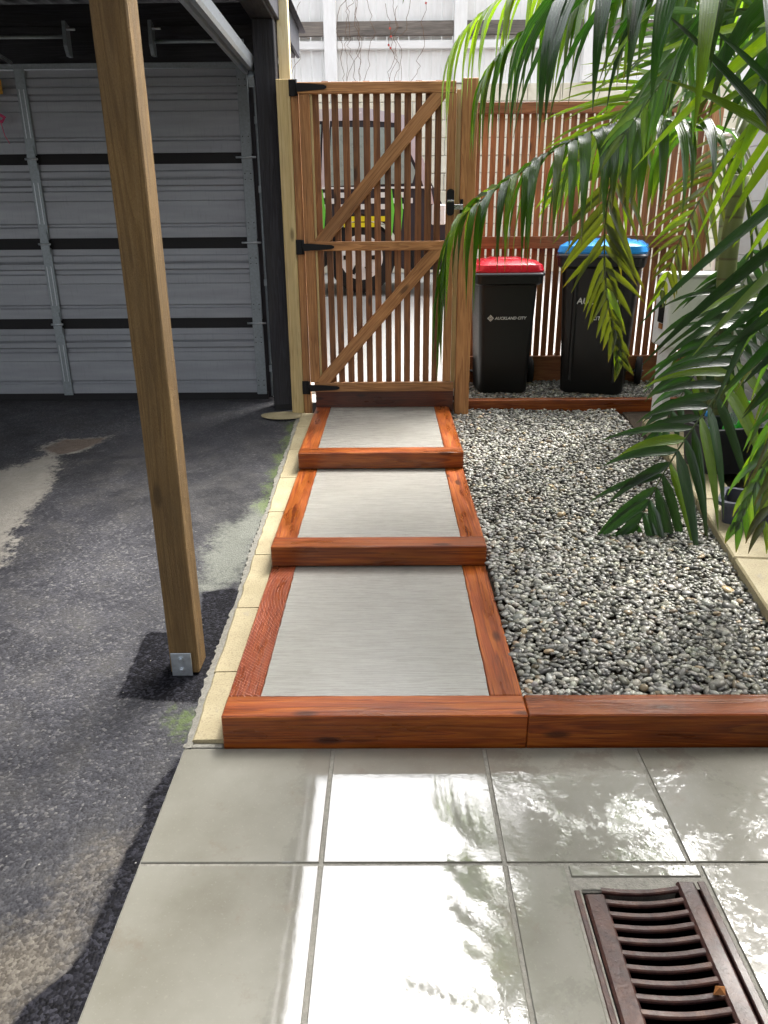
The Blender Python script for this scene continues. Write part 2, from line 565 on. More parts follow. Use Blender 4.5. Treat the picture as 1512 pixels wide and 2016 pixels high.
def mat_pebble():
    s = NT('river_pebbles')
    a = s.n('ShaderNodeAttribute', attribute_name='tint').outputs['Color']
    v = s.coord()
    nz = s.noise(v, 160, 3, .6)
    c = s.mix(s.ramp(nz, [(.35, .35), (.65, 0)]), a, s.mix(1.0, a, (.45, .44, .42), 'MULTIPLY'))
    s.bs(Base_Color=c, Roughness=.34, Specular_IOR_Level=.5)
    return s.m
M['pebble'] = mat_pebble()


def mat_leaf():
    s = NT('palm_leaflet')
    a = s.n('ShaderNodeAttribute', attribute_name='tint').outputs['Color']
    v = s.coord()
    nz = s.noise(v, 25, 4, .6)
    c = s.mix(s.ramp(nz, [(.3, .35), (.7, 0)]), a, s.mix(1.0, a, (.55, .62, .5), 'MULTIPLY'))
    drops = s.n('ShaderNodeTexVoronoi', {'Vector': v, 'Scale': 150.0})
    hd = s.ramp(drops.outputs['Distance'], [(.10, 1), (.35, 0)])
    acr = s.n('ShaderNodeAttribute', attribute_name='across').outputs['Fac']
    vein = s.math('ABSOLUTE', s.math('SINE', s.math('MULTIPLY', acr, 9.5)))
    nrm = s.bump(hd, .2, .004, s.bump(vein, .35, .004))
    c = s.mix(s.math('MULTIPLY', s.math('SUBTRACT', 1.0, vein), .28), c, s.mix(1.0, c, (.5, .6, .5), 'MULTIPLY'))
    blotch = s.ramp(s.noise(v, 9, 4, .7), [(.60, 0), (.74, .55)])
    c = s.mix(blotch, c, s.mix(1.0, c, (2.2, 1.5, .7), 'MULTIPLY'))
    s.bs(Base_Color=c, Roughness=.32, Specular_IOR_Level=.7, Normal=nrm, Coat_Weight=.6, Coat_Roughness=.18, Coat_IOR=1.7)
    tr = s.n('ShaderNodeBsdfTranslucent', {'Color': s.mix(1.0, c, (2.4, 2.4, .6), 'MULTIPLY')})
    mx = s.n('ShaderNodeMixShader', {0: .42, 1: s.b.outputs[0], 2: tr.outputs[0]})
    s.t.links.new(mx.outputs[0], s.out.inputs['Surface'])
    return s.m
M['leaf'] = mat_leaf()


def mat_trunk():
    s = NT('palm_stem')
    v = s.coord()
    sepz = s.n('ShaderNodeSeparateXYZ', {'Vector': v}).outputs[2]
    rg = s.math('FRACT', s.math('MULTIPLY', s.math('ADD', sepz, s.math('MULTIPLY', s.noise(v, 6), .02)), 9.0))
    c = s.ramp(rg, [(0, (.12, .10, .05)), (.08, (.16, .19, .07)), (.9, (.21, .24, .09)), (1, (.10, .08, .04))])
    s.bs(Base_Color=c, Roughness=.5)
    return s.m
M['trunk'] = mat_trunk()


def mat_block():
    s = NT('pale_block_face')
    v = s.coord(rnd=1.0)
    c = s.ramp(s.noise(v, 5, 5, .7), [(.3, (.58, .53, .40)), (.7, (.74, .70, .58))])
    s.bs(Base_Color=c, Roughness=.8, Normal=s.bump(s.noise(v, 40, 4), .4, .005))
    return s.m
M['block'] = mat_block()


def mat_paling():
    s = NT('white_painted_paling')
    v = s.coord(rnd=1.0)
    c = s.ramp(s.noise(s.coord((1, 6, 6), rnd=1.0), 4, 4, .7), [(.3, (.76, .75, .72)), (.7, (.86, .86, .84))])
    s.bs(Base_Color=c, Roughness=.65)
    return s.m
M['paling'] = mat_paling()


def mat_concrete_pale():
    s = NT('pale_drive_concrete')
    v = s.coord()
    c = s.ramp(s.noise(v, 2, 5, .65), [(.3, (.27, .27, .255)), (.7, (.36, .36, .345))])
    s.bs(Base_Color=c, Roughness=.55, Normal=s.bump(s.noise(v, 50, 4), .3, .004))
    return s.m
M['drive'] = mat_concrete_pale()
M['vine'] = plain('dry_vine', (.16, .09, .05), .8, 0, .2, .3)
M['vine_leaf'] = plain('red_vine_leaf', (.45, .07, .05), .6, 0, .3, .3)


# ------------------------------------------------------------------ the lie of the land
def z_asphalt(Y):
    return -0.008 + 0.08 * max(0.0, Y - 2.05)


def z_gravel(Y):
    return 0.094 + 0.05 * (Y - 2.23)


PATH_L, PATH_R = -0.562, 0.453
STEPS = [(2.110, 3.283, 0.000, 0.120), (3.283, 4.491, 0.120, 0.222), (4.491, 5.700, 0.222, 0.326)]

ground = mesh_obj('ground', [(-300, -300, -.40), (300, -300, -.40), (300, 300, -.40), (-300, 300, -.40)], [(0, 1, 2, 3)], M['soil'])
tag(ground, kind='structure')


# asphalt: a fine grid with wear masks
POLY = {
 'pale': [(-2.9, 4.4), (-2.474, 4.604), (-2.385, 4.681), (-2.326, 4.87), (-2.388, 4.986), (-2.303, 5.187), (-1.996, 5.224), (-1.99, 5.11), (-2.091, 4.943), (-2.195, 4.831), (-2.022, 4.263), (-2.012, 3.859), (-1.904, 3.419), (-1.885, 3.333), (-2.2, 2.9), (-3.2, 2.7), (-3.4, 4.0)],
 'brown': [(-2.356, 4.986), (-2.295, 5.166), (-2.014, 5.203), (-2.004, 5.12), (-2.098, 4.962), (-2.21, 4.878)],
 'fresh': [(-1.021, 2.795), (-0.791, 2.794), (-0.857, 3.11), (-0.719, 3.153), (-0.66, 3.091), (-0.66, 2.842), (-0.66, 2.529), (-0.693, 2.335), (-0.806, 2.347), (-1.006, 2.373)],
 'strip': [(-0.701, 2.059), (-0.752, 1.864), (-0.733, 1.775), (-0.746, 1.642), (-0.749, 1.484), (-0.747, 1.361), (-0.768, 1.286), (-0.835, 1.211), (-0.85, 1.1), (-0.86, .8), (-0.6, .8), (-0.6, 2.104)],
 'tan': [(-0.733, 1.775), (-0.775, 1.731), (-0.858, 1.584), (-0.893, 1.469), (-0.982, 1.409), (-1.3, 1.2), (-1.2, .9), (-0.86, .9), (-0.768, 1.286), (-0.749, 1.484)],
 'greyres': [(-0.869, 3.132), (-0.932, 3.472), (-0.913, 3.754), (-0.81, 3.941), (-0.742, 4.145), (-0.66, 4.006), (-0.66, 3.635), (-0.66, 3.176)],
 'moss': [(-0.66, 5.572), (-0.779, 5.515), (-0.743, 5.079), (-0.749, 4.292), (-0.754, 3.941), (-0.66, 3.94), (-0.66, 4.291)],
 'moss2': [(-0.782, 2.294), (-0.779, 2.214), (-0.731, 2.163), (-0.66, 2.188), (-0.66, 2.293)],
}


def sdf(poly, P):
    poly = np.array(poly)
    inside = np.zeros(len(P), bool)
    dist = np.full(len(P), 1e9)
    n = len(poly)
    for i in range(n):
        a, b = poly[i], poly[(i + 1) % n]
        ab = b - a
        t = np.clip(((P - a) @ ab) / max(ab @ ab, 1e-12), 0, 1)
        dist = np.minimum(dist, np.linalg.norm(P - (a + t[:, None] * ab), axis=1))
        c = ((a[1] > P[:, 1]) != (b[1] > P[:, 1]))
        with np.errstate(divide='ignore', invalid='ignore'):
            xx = (b[0] - a[0]) * (P[:, 1] - a[1]) / (b[1] - a[1]) + a[0]
        inside ^= c & (P[:, 0] < xx)
    return np.where(inside, dist, -dist)


def build_asphalt():
    xs = np.concatenate([np.linspace(-7.0, -3.05, 40)[:-1], np.linspace(-3.05, -.672, 160)])
    ys = np.concatenate([np.linspace(-2.0, .8, 40)[:-1], np.linspace(.8, 6.6, 330)])
    nx, ny = len(xs), len(ys)
    XX, YY = np.meshgrid(xs, ys)
    P = np.stack([XX.ravel(), YY.ravel()], 1)
    Z = np.array([z_asphalt(y) for y in ys])
    ZZ = np.repeat(Z, nx) + .004 * np.sin(P[:, 0] * 2.1) * np.cos(P[:, 1] * 1.7) - .004
    fr = np.maximum(sdf(POLY['fresh'], P), sdf(POLY['strip'], P))
    ZZ = ZZ - .004 * (sdf(POLY['pale'], P) > .03) + .003 * (fr > 0)
    V = np.column_stack([P, ZZ])
    idx = np.arange(nx * ny).reshape(ny, nx)
    F = np.stack([idx[:-1, :-1], idx[:-1, 1:], idx[1:, 1:], idx[1:, :-1]], -1).reshape(-1, 4)
    o = mesh_obj('driveway_asphalt', V.tolist(), F.tolist(), M['asphalt'], smooth=True)
    for nm, keys, w in (('pale', ['pale'], .16), ('brown', ['brown'], .08), ('fresh', ['fresh', 'strip'], .05), ('tan', ['tan'], .14),
                        ('greyres', ['greyres'], .12), ('moss', ['moss', 'moss2'], .10)):
        d = np.max([sdf(POLY[k], P) for k in keys], axis=0)
        at_ = o.data.attributes.new(nm, 'FLOAT', 'POINT')
        at_.data.foreach_set('value', np.clip(.5 + d / w * .5, 0, 1).astype(np.float32))
    tag(o, kind='structure')
build_asphalt()

# ------------------------------------------------------------------ paving
paving = mesh_obj('paving', [(-.694, -2.4, -.012), (2.5, -2.4, -.012), (2.5, 2.104, -.012), (-.694, 2.104, -.012), (-.694, -2.4, -.2), (2.5, -2.4, -.2), (2.5, 2.104, -.2), (-.694, 2.104, -.2)],
                  [(0, 1, 2, 3), (4, 5, 1, 0), (5, 6, 2, 1), (6, 7, 3, 2), (7, 4, 0, 3)], M['mortar'])
# the drain cuts a hole in the bed
bm = bmesh.new()
def quad(bm, x0, y0, x1, y1, z):
    bm.faces.new([bm.verts.new(p) for p in ((x0, y0, z), (x1, y0, z), (x1, y1, z), (x0, y1, z))])
GX0, GX1, GY0, GY1 = .478, .832, .93, 1.556
for r_ in ((-.694, -2.4, GX0 + .02, 2.104), (GX1 - .02, -2.4, 2.5, 2.104), (GX0 + .02, -2.4, GX1 - .02, GY0 + .02), (GX0 + .02, GY1 - .03, GX1 - .02, 2.104)):
    quad(bm, *r_, -.0045)
bmesh.ops.translate(bm, verts=bm.verts, vec=(0, 0, 0))
for a, b in (((-.694, -2.4), (-.694, 2.104)),):
    bm.faces.new([bm.verts.new(p) for p in ((a[0], a[1], -.012), (b[0], b[1], -.012), (b[0], b[1], -.2), (a[0], a[1], -.2))])
_me = bpy.data.meshes.new('paving'); bm.to_mesh(_me); bm.free(); _me.materials.append(M['mortar'])
paving.data = _me
tag(paving, kind='structure')


def paver(x0, y0, x1, y1, tilt=True):
    g = .0058
    x0 += g; x1 -= g; y0 += g; y1 -= g
    bm = bmesh.new()
    n = 6
    sx, sy = x1 - x0, y1 - y0
    bmesh.ops.create_grid(bm, x_segments=n, y_segments=n, size=.5)
    bmesh.ops.scale(bm, vec=(sx, sy, 1), verts=bm.verts)
    ph = random.random() * 6
    for v in bm.verts:       # slightly dished faces break the mirror of the rain film
        v.co.z = .00010 * math.sin(v.co.x * 7 + ph) * math.cos(v.co.y * 6 + ph * 2)
    r = bmesh.ops.extrude_face_region(bm, geom=bm.edges[:] + bm.faces[:])
    vs = [e for e in r['geom'] if isinstance(e, bmesh.types.BMVert)]
    for v in vs: v.co.z = -.04
    bmesh.ops.recalc_face_normals(bm, faces=bm.faces[:])
    be = [e for e in bm.edges if len(e.link_faces) == 2 and e.calc_face_angle(0) > .8 and min(v.co.z for v in e.verts) > -.02]
    bmesh.ops.bevel(bm, geom=be, offset=.002, segments=1, affect='EDGES')
    o = bm_obj('paver', bm, M['paver'], paving)
    for p in o.data.polygons: p.use_smooth = True
    o.data.set_sharp_from_angle(angle=R(12))
    o.location = ((x0 + x1) / 2, (y0 + y1) / 2, 0)
    if tilt:
        o.rotation_euler = (R(random.uniform(-.15, .15)), R(random.uniform(-.15, .15)), 0)
    return o

for r_ in range(7):
    y1 = 2.104 - .495 * r_
    y0 = y1 - .495
    for c_ in range(6):
        x0 = -.697 + .503 * c_
        x1 = x0 + .503
        if r_ in (1, 2) and c_ == 2:
            if r_ == 1: paver(.309, y0, .476, y1)
            continue
        if r_ == 1 and c_ == 3: x0 = .836
        if r_ == 2 and c_ == 3: x0 = .836
        paver(x0, y0, x1, y1)
paver(.309, .619, .476, 1.114)
paver(.476, 1.560, .834, 1.609)
paver(.476, .619, .834, .925)

# ------------------------------------------------------------------ drain grate
drain = empty('drain_grate', (.655, 1.24, -.004), 'rusty cast iron drain grate with curved slots set into the wet pavers', 'drain grate')
def dbox(nm, x0, y0, x1, y1, z0, z1, mat=M['rust'], bev=.003):
    return box(nm, (x0, y0, z0), (x1, y1, z1), mat, drain, bev)
fr = bmesh.new()
dbox('frame_side', GX0, GY0, GX0 + .016, GY1 - .032, -.06, -.002)
dbox('frame_side', GX1 - .022, GY0, GX1, GY1 - .004, -.06, -.002)
dbox('frame_end', GX0 + .016, GY0, GX1 - .022, GY0 + .02, -.06, -.002)
dbox('mortar_fill', GX0 + .003, GY1 - .035, .748, GY1 - .003, -.05, -.007, M['mortar'], .004)
dbox('rail', GX0 + .024, GY0 + .02, .556, GY1 - .045, -.016, .001, bev=.006)
dbox('rail', .752, GY0 + .02, GX1 - .03, GY1 - .006, -.016, .004, bev=.007)
pitch = .0369
y = 1.527
for k in range(17):
    yc = y - pitch * k
    if yc < GY0 + .02: break
    bm = bmesh.new()
    N_ = 8
    h = .0082
    top, rows = [], []
    for i in range(N_ + 1):
        t = i / N_
        x = .550 + (.758 - .550) * t
        dy = -.007 * math.sin(math.pi * t) + .006 * (t - .5)
        dz = -.004 * math.sin(math.pi * t)
        rows.append([bm.verts.new((x - .655, yc + dy + s_ - 1.24, z_ + dz + .004)) for s_, z_ in ((-h, -.011), (-h, -.004), (-h + .003, -.001), (h - .003, -.001), (h, -.004), (h, -.011))])
    for a, b in zip(rows, rows[1:]):
        for j in range(5):
            bm.faces.new((a[j], a[j + 1], b[j + 1], b[j]))
        bm.faces.new((a[5], a[0], b[0], b[5]))
    bmesh.ops.recalc_face_normals(bm, faces=bm.faces[:])
    bm_obj('bar', bm, M['rust'], drain)
pit = bmesh.new()
x0, x1, y0, y1, zt, zb = GX0 + .012, GX1 - .012, GY0 + .01, GY1 - .03, -.03, -.35
vv = [pit.verts.new((x - .655, y - 1.24, z + .004)) for z in (zt, zb) for x, y in ((x0, y0), (x1, y0), (x1, y1), (x0, y1))]
for f in ((4, 5, 6, 7), (0, 1, 5, 4), (1, 2, 6, 5), (2, 3, 7, 6), (3, 0, 4, 7)):
    pit.faces.new([vv[i] for i in f])
bm_obj('pit', pit, M['pit'], drain)
lf = mesh_obj('leaf_scrap', [(0, 0, 0), (.026, -.004, .004), (.03, .012, .012), (.012, .018, .006), (.016, .006, .016)], [(0, 1, 4), (1, 2, 4), (2, 3, 4), (3, 0, 4)], M['leaf_litter'])
lf.location = (.725, 1.228, .002)
tag(lf, 'curled brown leaf scrap lying on the drain grate', 'leaf')

# ------------------------------------------------------------------ steps
SLABEL = ['bottom garden step, widest in view, pale broomed concrete in stained timber', 'middle garden step of broomed concrete boxed in stained timber', 'top garden step of broomed concrete just before the gate']
for i, (y0, y1, zb, zt) in enumerate(STEPS):
    st = empty('garden_step', ((PATH_L + PATH_R) / 2, y0, zb), SLABEL[i], 'step', 'concrete steps boxed in timber')
    fm = M['stain_dark'] if False else M['stain']
    low = -.02 if i == 0 else zb + .0015
    box('front_timber', (PATH_L, y0, low), (PATH_R, y0 + .118, zt), M['stain'], st, .004)
    ya = y0 + .1195
    box('side_timber', (PATH_L + .001, ya, zb - .1), (PATH_L + .112, y1 + (.06 if i < 2 else .045), zt - .0015), M['stain_sawn'] if i == 0 else M['stain'], st, .003)
    box('side_timber', (PATH_R - .112, ya, zb - .1), (PATH_R - .001, y1 + (.06 if i < 2 else .045), zt - .0015), M['stain'], st, .003)
    # tread with a slightly ragged cast edge
    bm = bmesh.new()
    xa, xb = PATH_L + .1125, PATH_R - .1125
    yb = y1 + .05
    nn = 40
    ring = []
    for k in range(nn): ring.append((xa + (xb - xa) * k / nn, ya + .001 + .002 * random.random()))
    for k in range(nn): ring.append((xb - .003 * random.random(), ya + (yb - ya) * k / nn))
    for k in range(nn): ring.append((xb + (xa - xb) * k / nn, yb))
    for k in range(nn): ring.append((xa + .003 * random.random(), yb + (ya - yb) * k / nn))
    mt = inv(st)
    top = [bm.verts.new(mt @ Vector((p[0], p[1], zt - .004))) for p in ring]
    bot = [bm.verts.new(mt @ Vector((p[0], p[1], zb - .08))) for p in ring]
    bm.faces.new(top)
    for k in range(len(ring)):
        bm.faces.new((top[k], bot[k], bot[(k + 1) % len(ring)], top[(k + 1) % len(ring)]))
    bmesh.ops.recalc_face_normals(bm, faces=bm.faces[:])
    bm_obj('concrete_tread', bm, M['tread'], st)

# timber edging of the gravel bed
e1 = box('edging_timber', (PATH_R + .0015, 2.110, -.02), (2.75, 2.228, .122), M['stain'], None, .004)
tag(e1, 'long stained timber edging along the near end of the pebble bed', 'timber edging')
e2 = box('edging_timber', (.60, 5.83, .20), (2.35, 5.90, .352), M['stain'], None, .004)
tag(e2, 'thin orange stained timber edging in front of the wheelie bins', 'timber edging')
sl = box('gate_threshold_sleeper', (-.562, 5.748, .28), (.486, 5.85, .447), M['stain_dark'], None, .004)
tag(sl, 'dark stained sleeper under the slatted gate', 'sleeper')

# ------------------------------------------------------------------ kerb strip
kerb = empty('kerb_strip', (-.62, 2.12, 0), kind := None)
kerb['kind'] = 'structure'
KJ = [2.125, 2.497, 2.947, 3.428, 3.92, 4.40, 4.88, 5.34, 5.66]
for a, b in zip(KJ, KJ[1:]):
    bm = bmesh.new()
    n = 10
    rows = []
    for k in range(n + 1):
        yy = a + .003 + (b - a - .006) * k / n
        z = z_asphalt(yy) + .016
        xl = -.672 + random.uniform(-.004, .004)
        rows.append([bm.verts.new((x - (-.62), yy - 2.12, z + dz)) for x, dz in ((xl - .004, -.06), (xl, -.005), (xl + .006, 0), (-.566, .002), (-.5635, -.06))])
    for p, q in zip(rows, rows[1:]):
        for j in range(4):
            bm.faces.new((p[j], q[j], q[j + 1], p[j + 1]))
    bm.faces.new(rows[0]); bm.faces.new(list(reversed(rows[-1])))
    bmesh.ops.recalc_face_normals(bm, faces=bm.faces[:])
    bm_obj('kerb_block', bm, M['kerb'], kerb)
# mortar haunch with a ragged outer edge
bm = bmesh.new()
prev = None
n = 220
for k in range(n + 1):
    yy = 2.10 + 3.56 * k / n
    z = z_asphalt(yy)
    w = .012 + .016 * abs(math.sin(yy * 3.1)) * (random.random() * .6 + .5) + .008 * random.random()
    p = [bm.verts.new((x + .62, yy - 2.12, zz)) for x, zz in ((-.673 - w - .01, z - .02), (-.673 - w, z + .002 + .003 * random.random()), (-.668, z + .008), (-.668, z - .02))]
    if prev:
        for j in range(3): bm.faces.new((prev[j], p[j], p[j + 1], prev[j + 1]))
    prev = p
bmesh.ops.recalc_face_normals(bm, faces=bm.faces[:])
bm_obj('mortar_haunch', bm, M['mortar'], kerb)
box('mortar_bed', (-.70, 2.1055, -.06), (-.5635, 2.127, .001), M['mortar'], kerb, .003)
# round footing at the foot of the pine gate post
bm = bmesh.new()
vs = []
for k in range(28):
    a = 2 * math.pi * k / 28
    vs.append(bm.verts.new((.17 * math.cos(a) * (1 + .05 * random.random()), .14 * math.sin(a), 0)))
c0 = bm.verts.new((0, 0, .012))
for k in range(28): bm.faces.new((vs[k], vs[(k + 1) % 28], c0))
o = bm_obj('post_footing', bm, M['kerb'], None, True)
o.location = (-.80, 5.66, z_asphalt(5.66) + .004)
tag(o, 'round lichen grey concrete footing at the foot of the gate post', 'footing')


# ------------------------------------------------------------------ pebbles
def ico(sub):
    bm = bmesh.new()
    bmesh.ops.create_icosphere(bm, subdivisions=sub, radius=1.0)
    V = np.array([v.co[:] for v in bm.verts])
    F = np.array([[v.index for v in f.verts] for f in bm.faces])
    bm.free()
    return V, F


def rotmats(rx, ry, rz):
    cx_, sx_, cy_, sy_, cz_, sz_ = np.cos(rx), np.sin(rx), np.cos(ry), np.sin(ry), np.cos(rz), np.sin(rz)
    o_, z_ = np.ones_like(rx), np.zeros_like(rx)
    A = np.stack([np.stack([o_, z_, z_], -1), np.stack([z_, cx_, -sx_], -1), np.stack([z_, sx_, cx_], -1)], 1)
    B = np.stack([np.stack([cy_, z_, sy_], -1), np.stack([z_, o_, z_], -1), np.stack([-sy_, z_, cy_], -1)], 1)
    C_ = np.stack([np.stack([cz_, -sz_, z_], -1), np.stack([sz_, cz_, z_], -1), np.stack([z_, z_, o_], -1)], 1)
    return C_ @ B @ A


def pebbles(name, regions, zfun, sub, label, spacing, sizes):
    pts = []
    for x0, y0, x1, y1 in regions:
        gx, gy = np.meshgrid(np.arange(x0, x1, spacing), np.arange(y0, y1, spacing))
        p = np.stack([gx.ravel(), gy.ravel()], 1)
        p = p + rng.uniform(-.48, .48, p.shape) * spacing
        p = p[(p[:, 0] > x0 + .004) & (p[:, 0] < x1 - .004) & (p[:, 1] > y0 + .004) & (p[:, 1] < y1 - .004)]
        pts.append(p)
    p = np.concatenate(pts)
    n = len(p)
    s0 = rng.lognormal(0, .24, n) * sizes
    S = np.stack([s0 * rng.uniform(1.0, 1.4, n), s0 * rng.uniform(.72, 1.0, n), s0 * rng.uniform(.38, .60, n)], 1)
    V, F = ico(sub)
    Q = rotmats(rng.normal(0, .28, n), rng.normal(0, .28, n), rng.uniform(0, 6.28, n))
    z = zfun(p[:, 1]) + rng.uniform(-.006, .005, n) + .008 * np.sin(p[:, 0] * 5 + 1) * np.sin(p[:, 1] * 4)
    off = np.column_stack([p, z])
    # lumpy unit stone per instance
    W = (V[None] * (1 + .10 * np.sin(V[None, :, 0:1] * 2.3 + rng.uniform(0, 6, (n, 1, 1))))) * S[:, None, :]
    W = np.einsum('nij,nvj->nvi', Q, W) + off[:, None, :]
    nv = len(V)
    FF = (F[None] + (np.arange(n) * nv)[:, None, None]).reshape(-1, 3)
    me = bpy.data.meshes.new(name)
    me.vertices.add(n * nv)
    me.vertices.foreach_set('co', W.reshape(-1).astype(np.float32))
    me.loops.add(FF.size)
    me.loops.foreach_set('vertex_index', FF.reshape(-1).astype(np.int32))
    me.polygons.add(len(FF))
    me.polygons.foreach_set('loop_start', np.arange(0, FF.size, 3, dtype=np.int32))
    me.polygons.foreach_set('use_smooth', np.ones(len(FF), bool))
    me.update(calc_edges=True)
    g = np.clip(rng.beta(1.7, 3.2, n) * .46 + .03, 0, .5)
    g = np.where(rng.random(n) < .08, rng.uniform(.32, .52, n), g)
    tint = np.stack([g * rng.uniform(.97, 1.06, n), g * rng.uniform(.97, 1.02, n), g * rng.uniform(.78, .94, n), np.ones(n)], 1)
    tan = rng.random(n) < .05
    tint[tan, :3] = tint[tan, :3] * np.array([1.2, .95, .7])
    a = me.attributes.new('tint', 'FLOAT_COLOR', 'POINT')
    a.data.foreach_set('color', np.repeat(tint, nv, 0).reshape(-1).astype(np.float32))
    me.materials.append(M['pebble'])
    o = bpy.data.objects.new(name, me)
    link(o)
    tag(o, label, 'gravel', kind='stuff')
    return o


BEDX = 1.60
gb = mesh_obj('gravel_bed', [(PATH_R, 2.22, z_gravel(2.22) - .012), (2.75, 2.22, z_gravel(2.22) - .012), (2.75, 6.7, z_gravel(5.75) + .01), (PATH_R, 6.7, z_gravel(5.75) + .01), ], [(0, 1, 2, 3)], M['soil'])
gb.data.vertices[2].co.z = gb.data.vertices[3].co.z = z_gravel(6.3) - .02
tag(gb, kind='structure')
zg = lambda y: z_gravel(y)
pebbles('pebbles', [(PATH_R, 2.232, 2.3, 3.75)], zg, 2, 'wet grey and white river pebbles filling the near part of the bed', .0190, .0132)
pebbles('pebbles', [(PATH_R, 3.75, 1.75, 5.826)], zg, 1, 'wet grey and white river pebbles in the far part of the bed', .0190, .0132)
pebbles('pebbles', [(.60, 5.905, 2.4, 6.62)], lambda y: z_gravel(y) + .035, 1, 'river pebbles around the two wheelie bins', .0190, .0132)

# low tan concrete nib on the right of the bed
nib = empty('concrete_nib', (1.65, 2.3, .1), 'low tan concrete edging block row under the palms', 'edging')
pts = [(1.50, 2.60), (1.57, 3.2), (1.66, 3.9), (1.74, 4.6), (1.82, 5.4)]
for (xa, ya), (xb, yb) in zip(pts, pts[1:]):
    za, zb_ = z_gravel(ya), z_gravel(yb)
    board('block', (xa + .12, ya + .003, za - .02), (xb + .12, yb - .003, zb_ - .02), .22, .14, M['kerb'], nib, bev=.008)

# ------------------------------------------------------------------ foreground carport post
POSTX0, POSTX1, POSTY0, POSTY1 = -.840, -.732, 2.503, 2.615
post = empty('carport_post', (-.787, 2.548, .03), 'tall rough sawn timber carport post bolted to a steel foot', 'post')
box('shaft', (POSTX0, POSTY0, .035), (POSTX1, POSTY1, 2.86), M['post'], post, .005)
pl = box('foot_plate', (POSTX0 + .006, POSTY0 - .006, .026), (POSTX1 - .024, POSTY0 - .0005, .125), M['galv'], post, .0015)
box('foot_plate', (POSTX0 + .010, POSTY1 + .0005, .026), (POSTX1 - .010, POSTY1 + .006, .125), M['galv'], post, .0015)
box('foot_base', (POSTX0 + .012, POSTY0 + .004, .020), (POSTX1 - .03, POSTY1 - .02, .0345), M['galv'], post, .002)
for zz in (.052, .098):
    tube('bolt', [(-.795, POSTY0 - .006, zz), (-.795, POSTY0 - .009, zz)], .012, M['galv'], post, 12, False)
    tube('bolt', [(-.795, POSTY0 - .009, zz), (-.795, POSTY0 - .017, zz)], .0085, M['galv'], post, 6, False)

# ------------------------------------------------------------------ carport: beam, rafters, roof
ROOFZ = 2.90
car = empty('carport_roof', (-3.0, 4.2, 2.86), 'black carport roof with beam and rafters over the asphalt', 'roof')
box('edge_beam', (-.90, .9, 2.90), (-.752, 7.1, 3.10), M['black_wood'], car, .004)
box('fascia_board', (-.7505, .85, 2.915), (-.725, 7.2, 3.16), M['fascia'], car, .003)
for k, yy in enumerate((1.0, 1.75, 2.55, 3.45, 4.35, 5.25, 6.3)):
    box('rafter', (-6.2, yy - .025, 2.96), (-.905, yy + .025, 3.10), M['black_wood'], car, .003)
box('wall_plate', (-6.2, 6.24, 2.70), (-.905, 6.40, 2.958), M['black_wood'], car, .003)
bm = bmesh.new()
prev = None
for k in range(150):
    x = -6.3 + (5.62) * k / 149
    zc = 3.115 + (.012 if (k // 2) % 2 else 0)
    p = [bm.verts.new((x + 3.0, 0.8 - 4.2, zc - 2.86)), bm.verts.new((x + 3.0, 7.3 - 4.2, zc - 2.86)), bm.verts.new((x + 3.0, 7.3 - 4.2, zc - 2.86 + .006)), bm.verts.new((x + 3.0, 0.8 - 4.2, zc - 2.86 + .006))]
    if prev:
        bm.faces.new((prev[0], p[0], p[1], prev[1])); bm.faces.new((prev[2], p[2], p[3], prev[3]))
    prev = p
bm_obj('roof_sheet', bm, M['roof_dark'], car)

bp = empty('garage_post', (-.82, 5.82, .29), 'black stained timber post between garage door and gate', 'post')
box('shaft', (-.893, 5.80, .30), (-.748, 5.95, 2.898), M['black_wood'], bp, .005)
box('door_jamb', (-1.04, 6.145, .26), (-.756, 6.20, 2.698), M['black_wood'], bp, .004)
box('foot', (-.886, 5.795, .25), (-.752, 5.955, .335), M['rubber'], bp, .004)

yl = box('timber_stud', (-.745, 5.93, 2.42), (-.668, 6.02, 3.12), M['cream'], None, .003)
tag(yl, 'pale cream timber stud rising above the pine gate post', 'timber')

# left side wall of the garage (beyond the frame)
lw = empty('boundary_wall', (-6.4, 2, 0), 'rendered boundary wall on the left of the asphalt', 'wall')
box('wall_panel', (-6.5, -2, -.2), (-6.35, 7.3, 2.95), M['white_paint'], lw, .01)

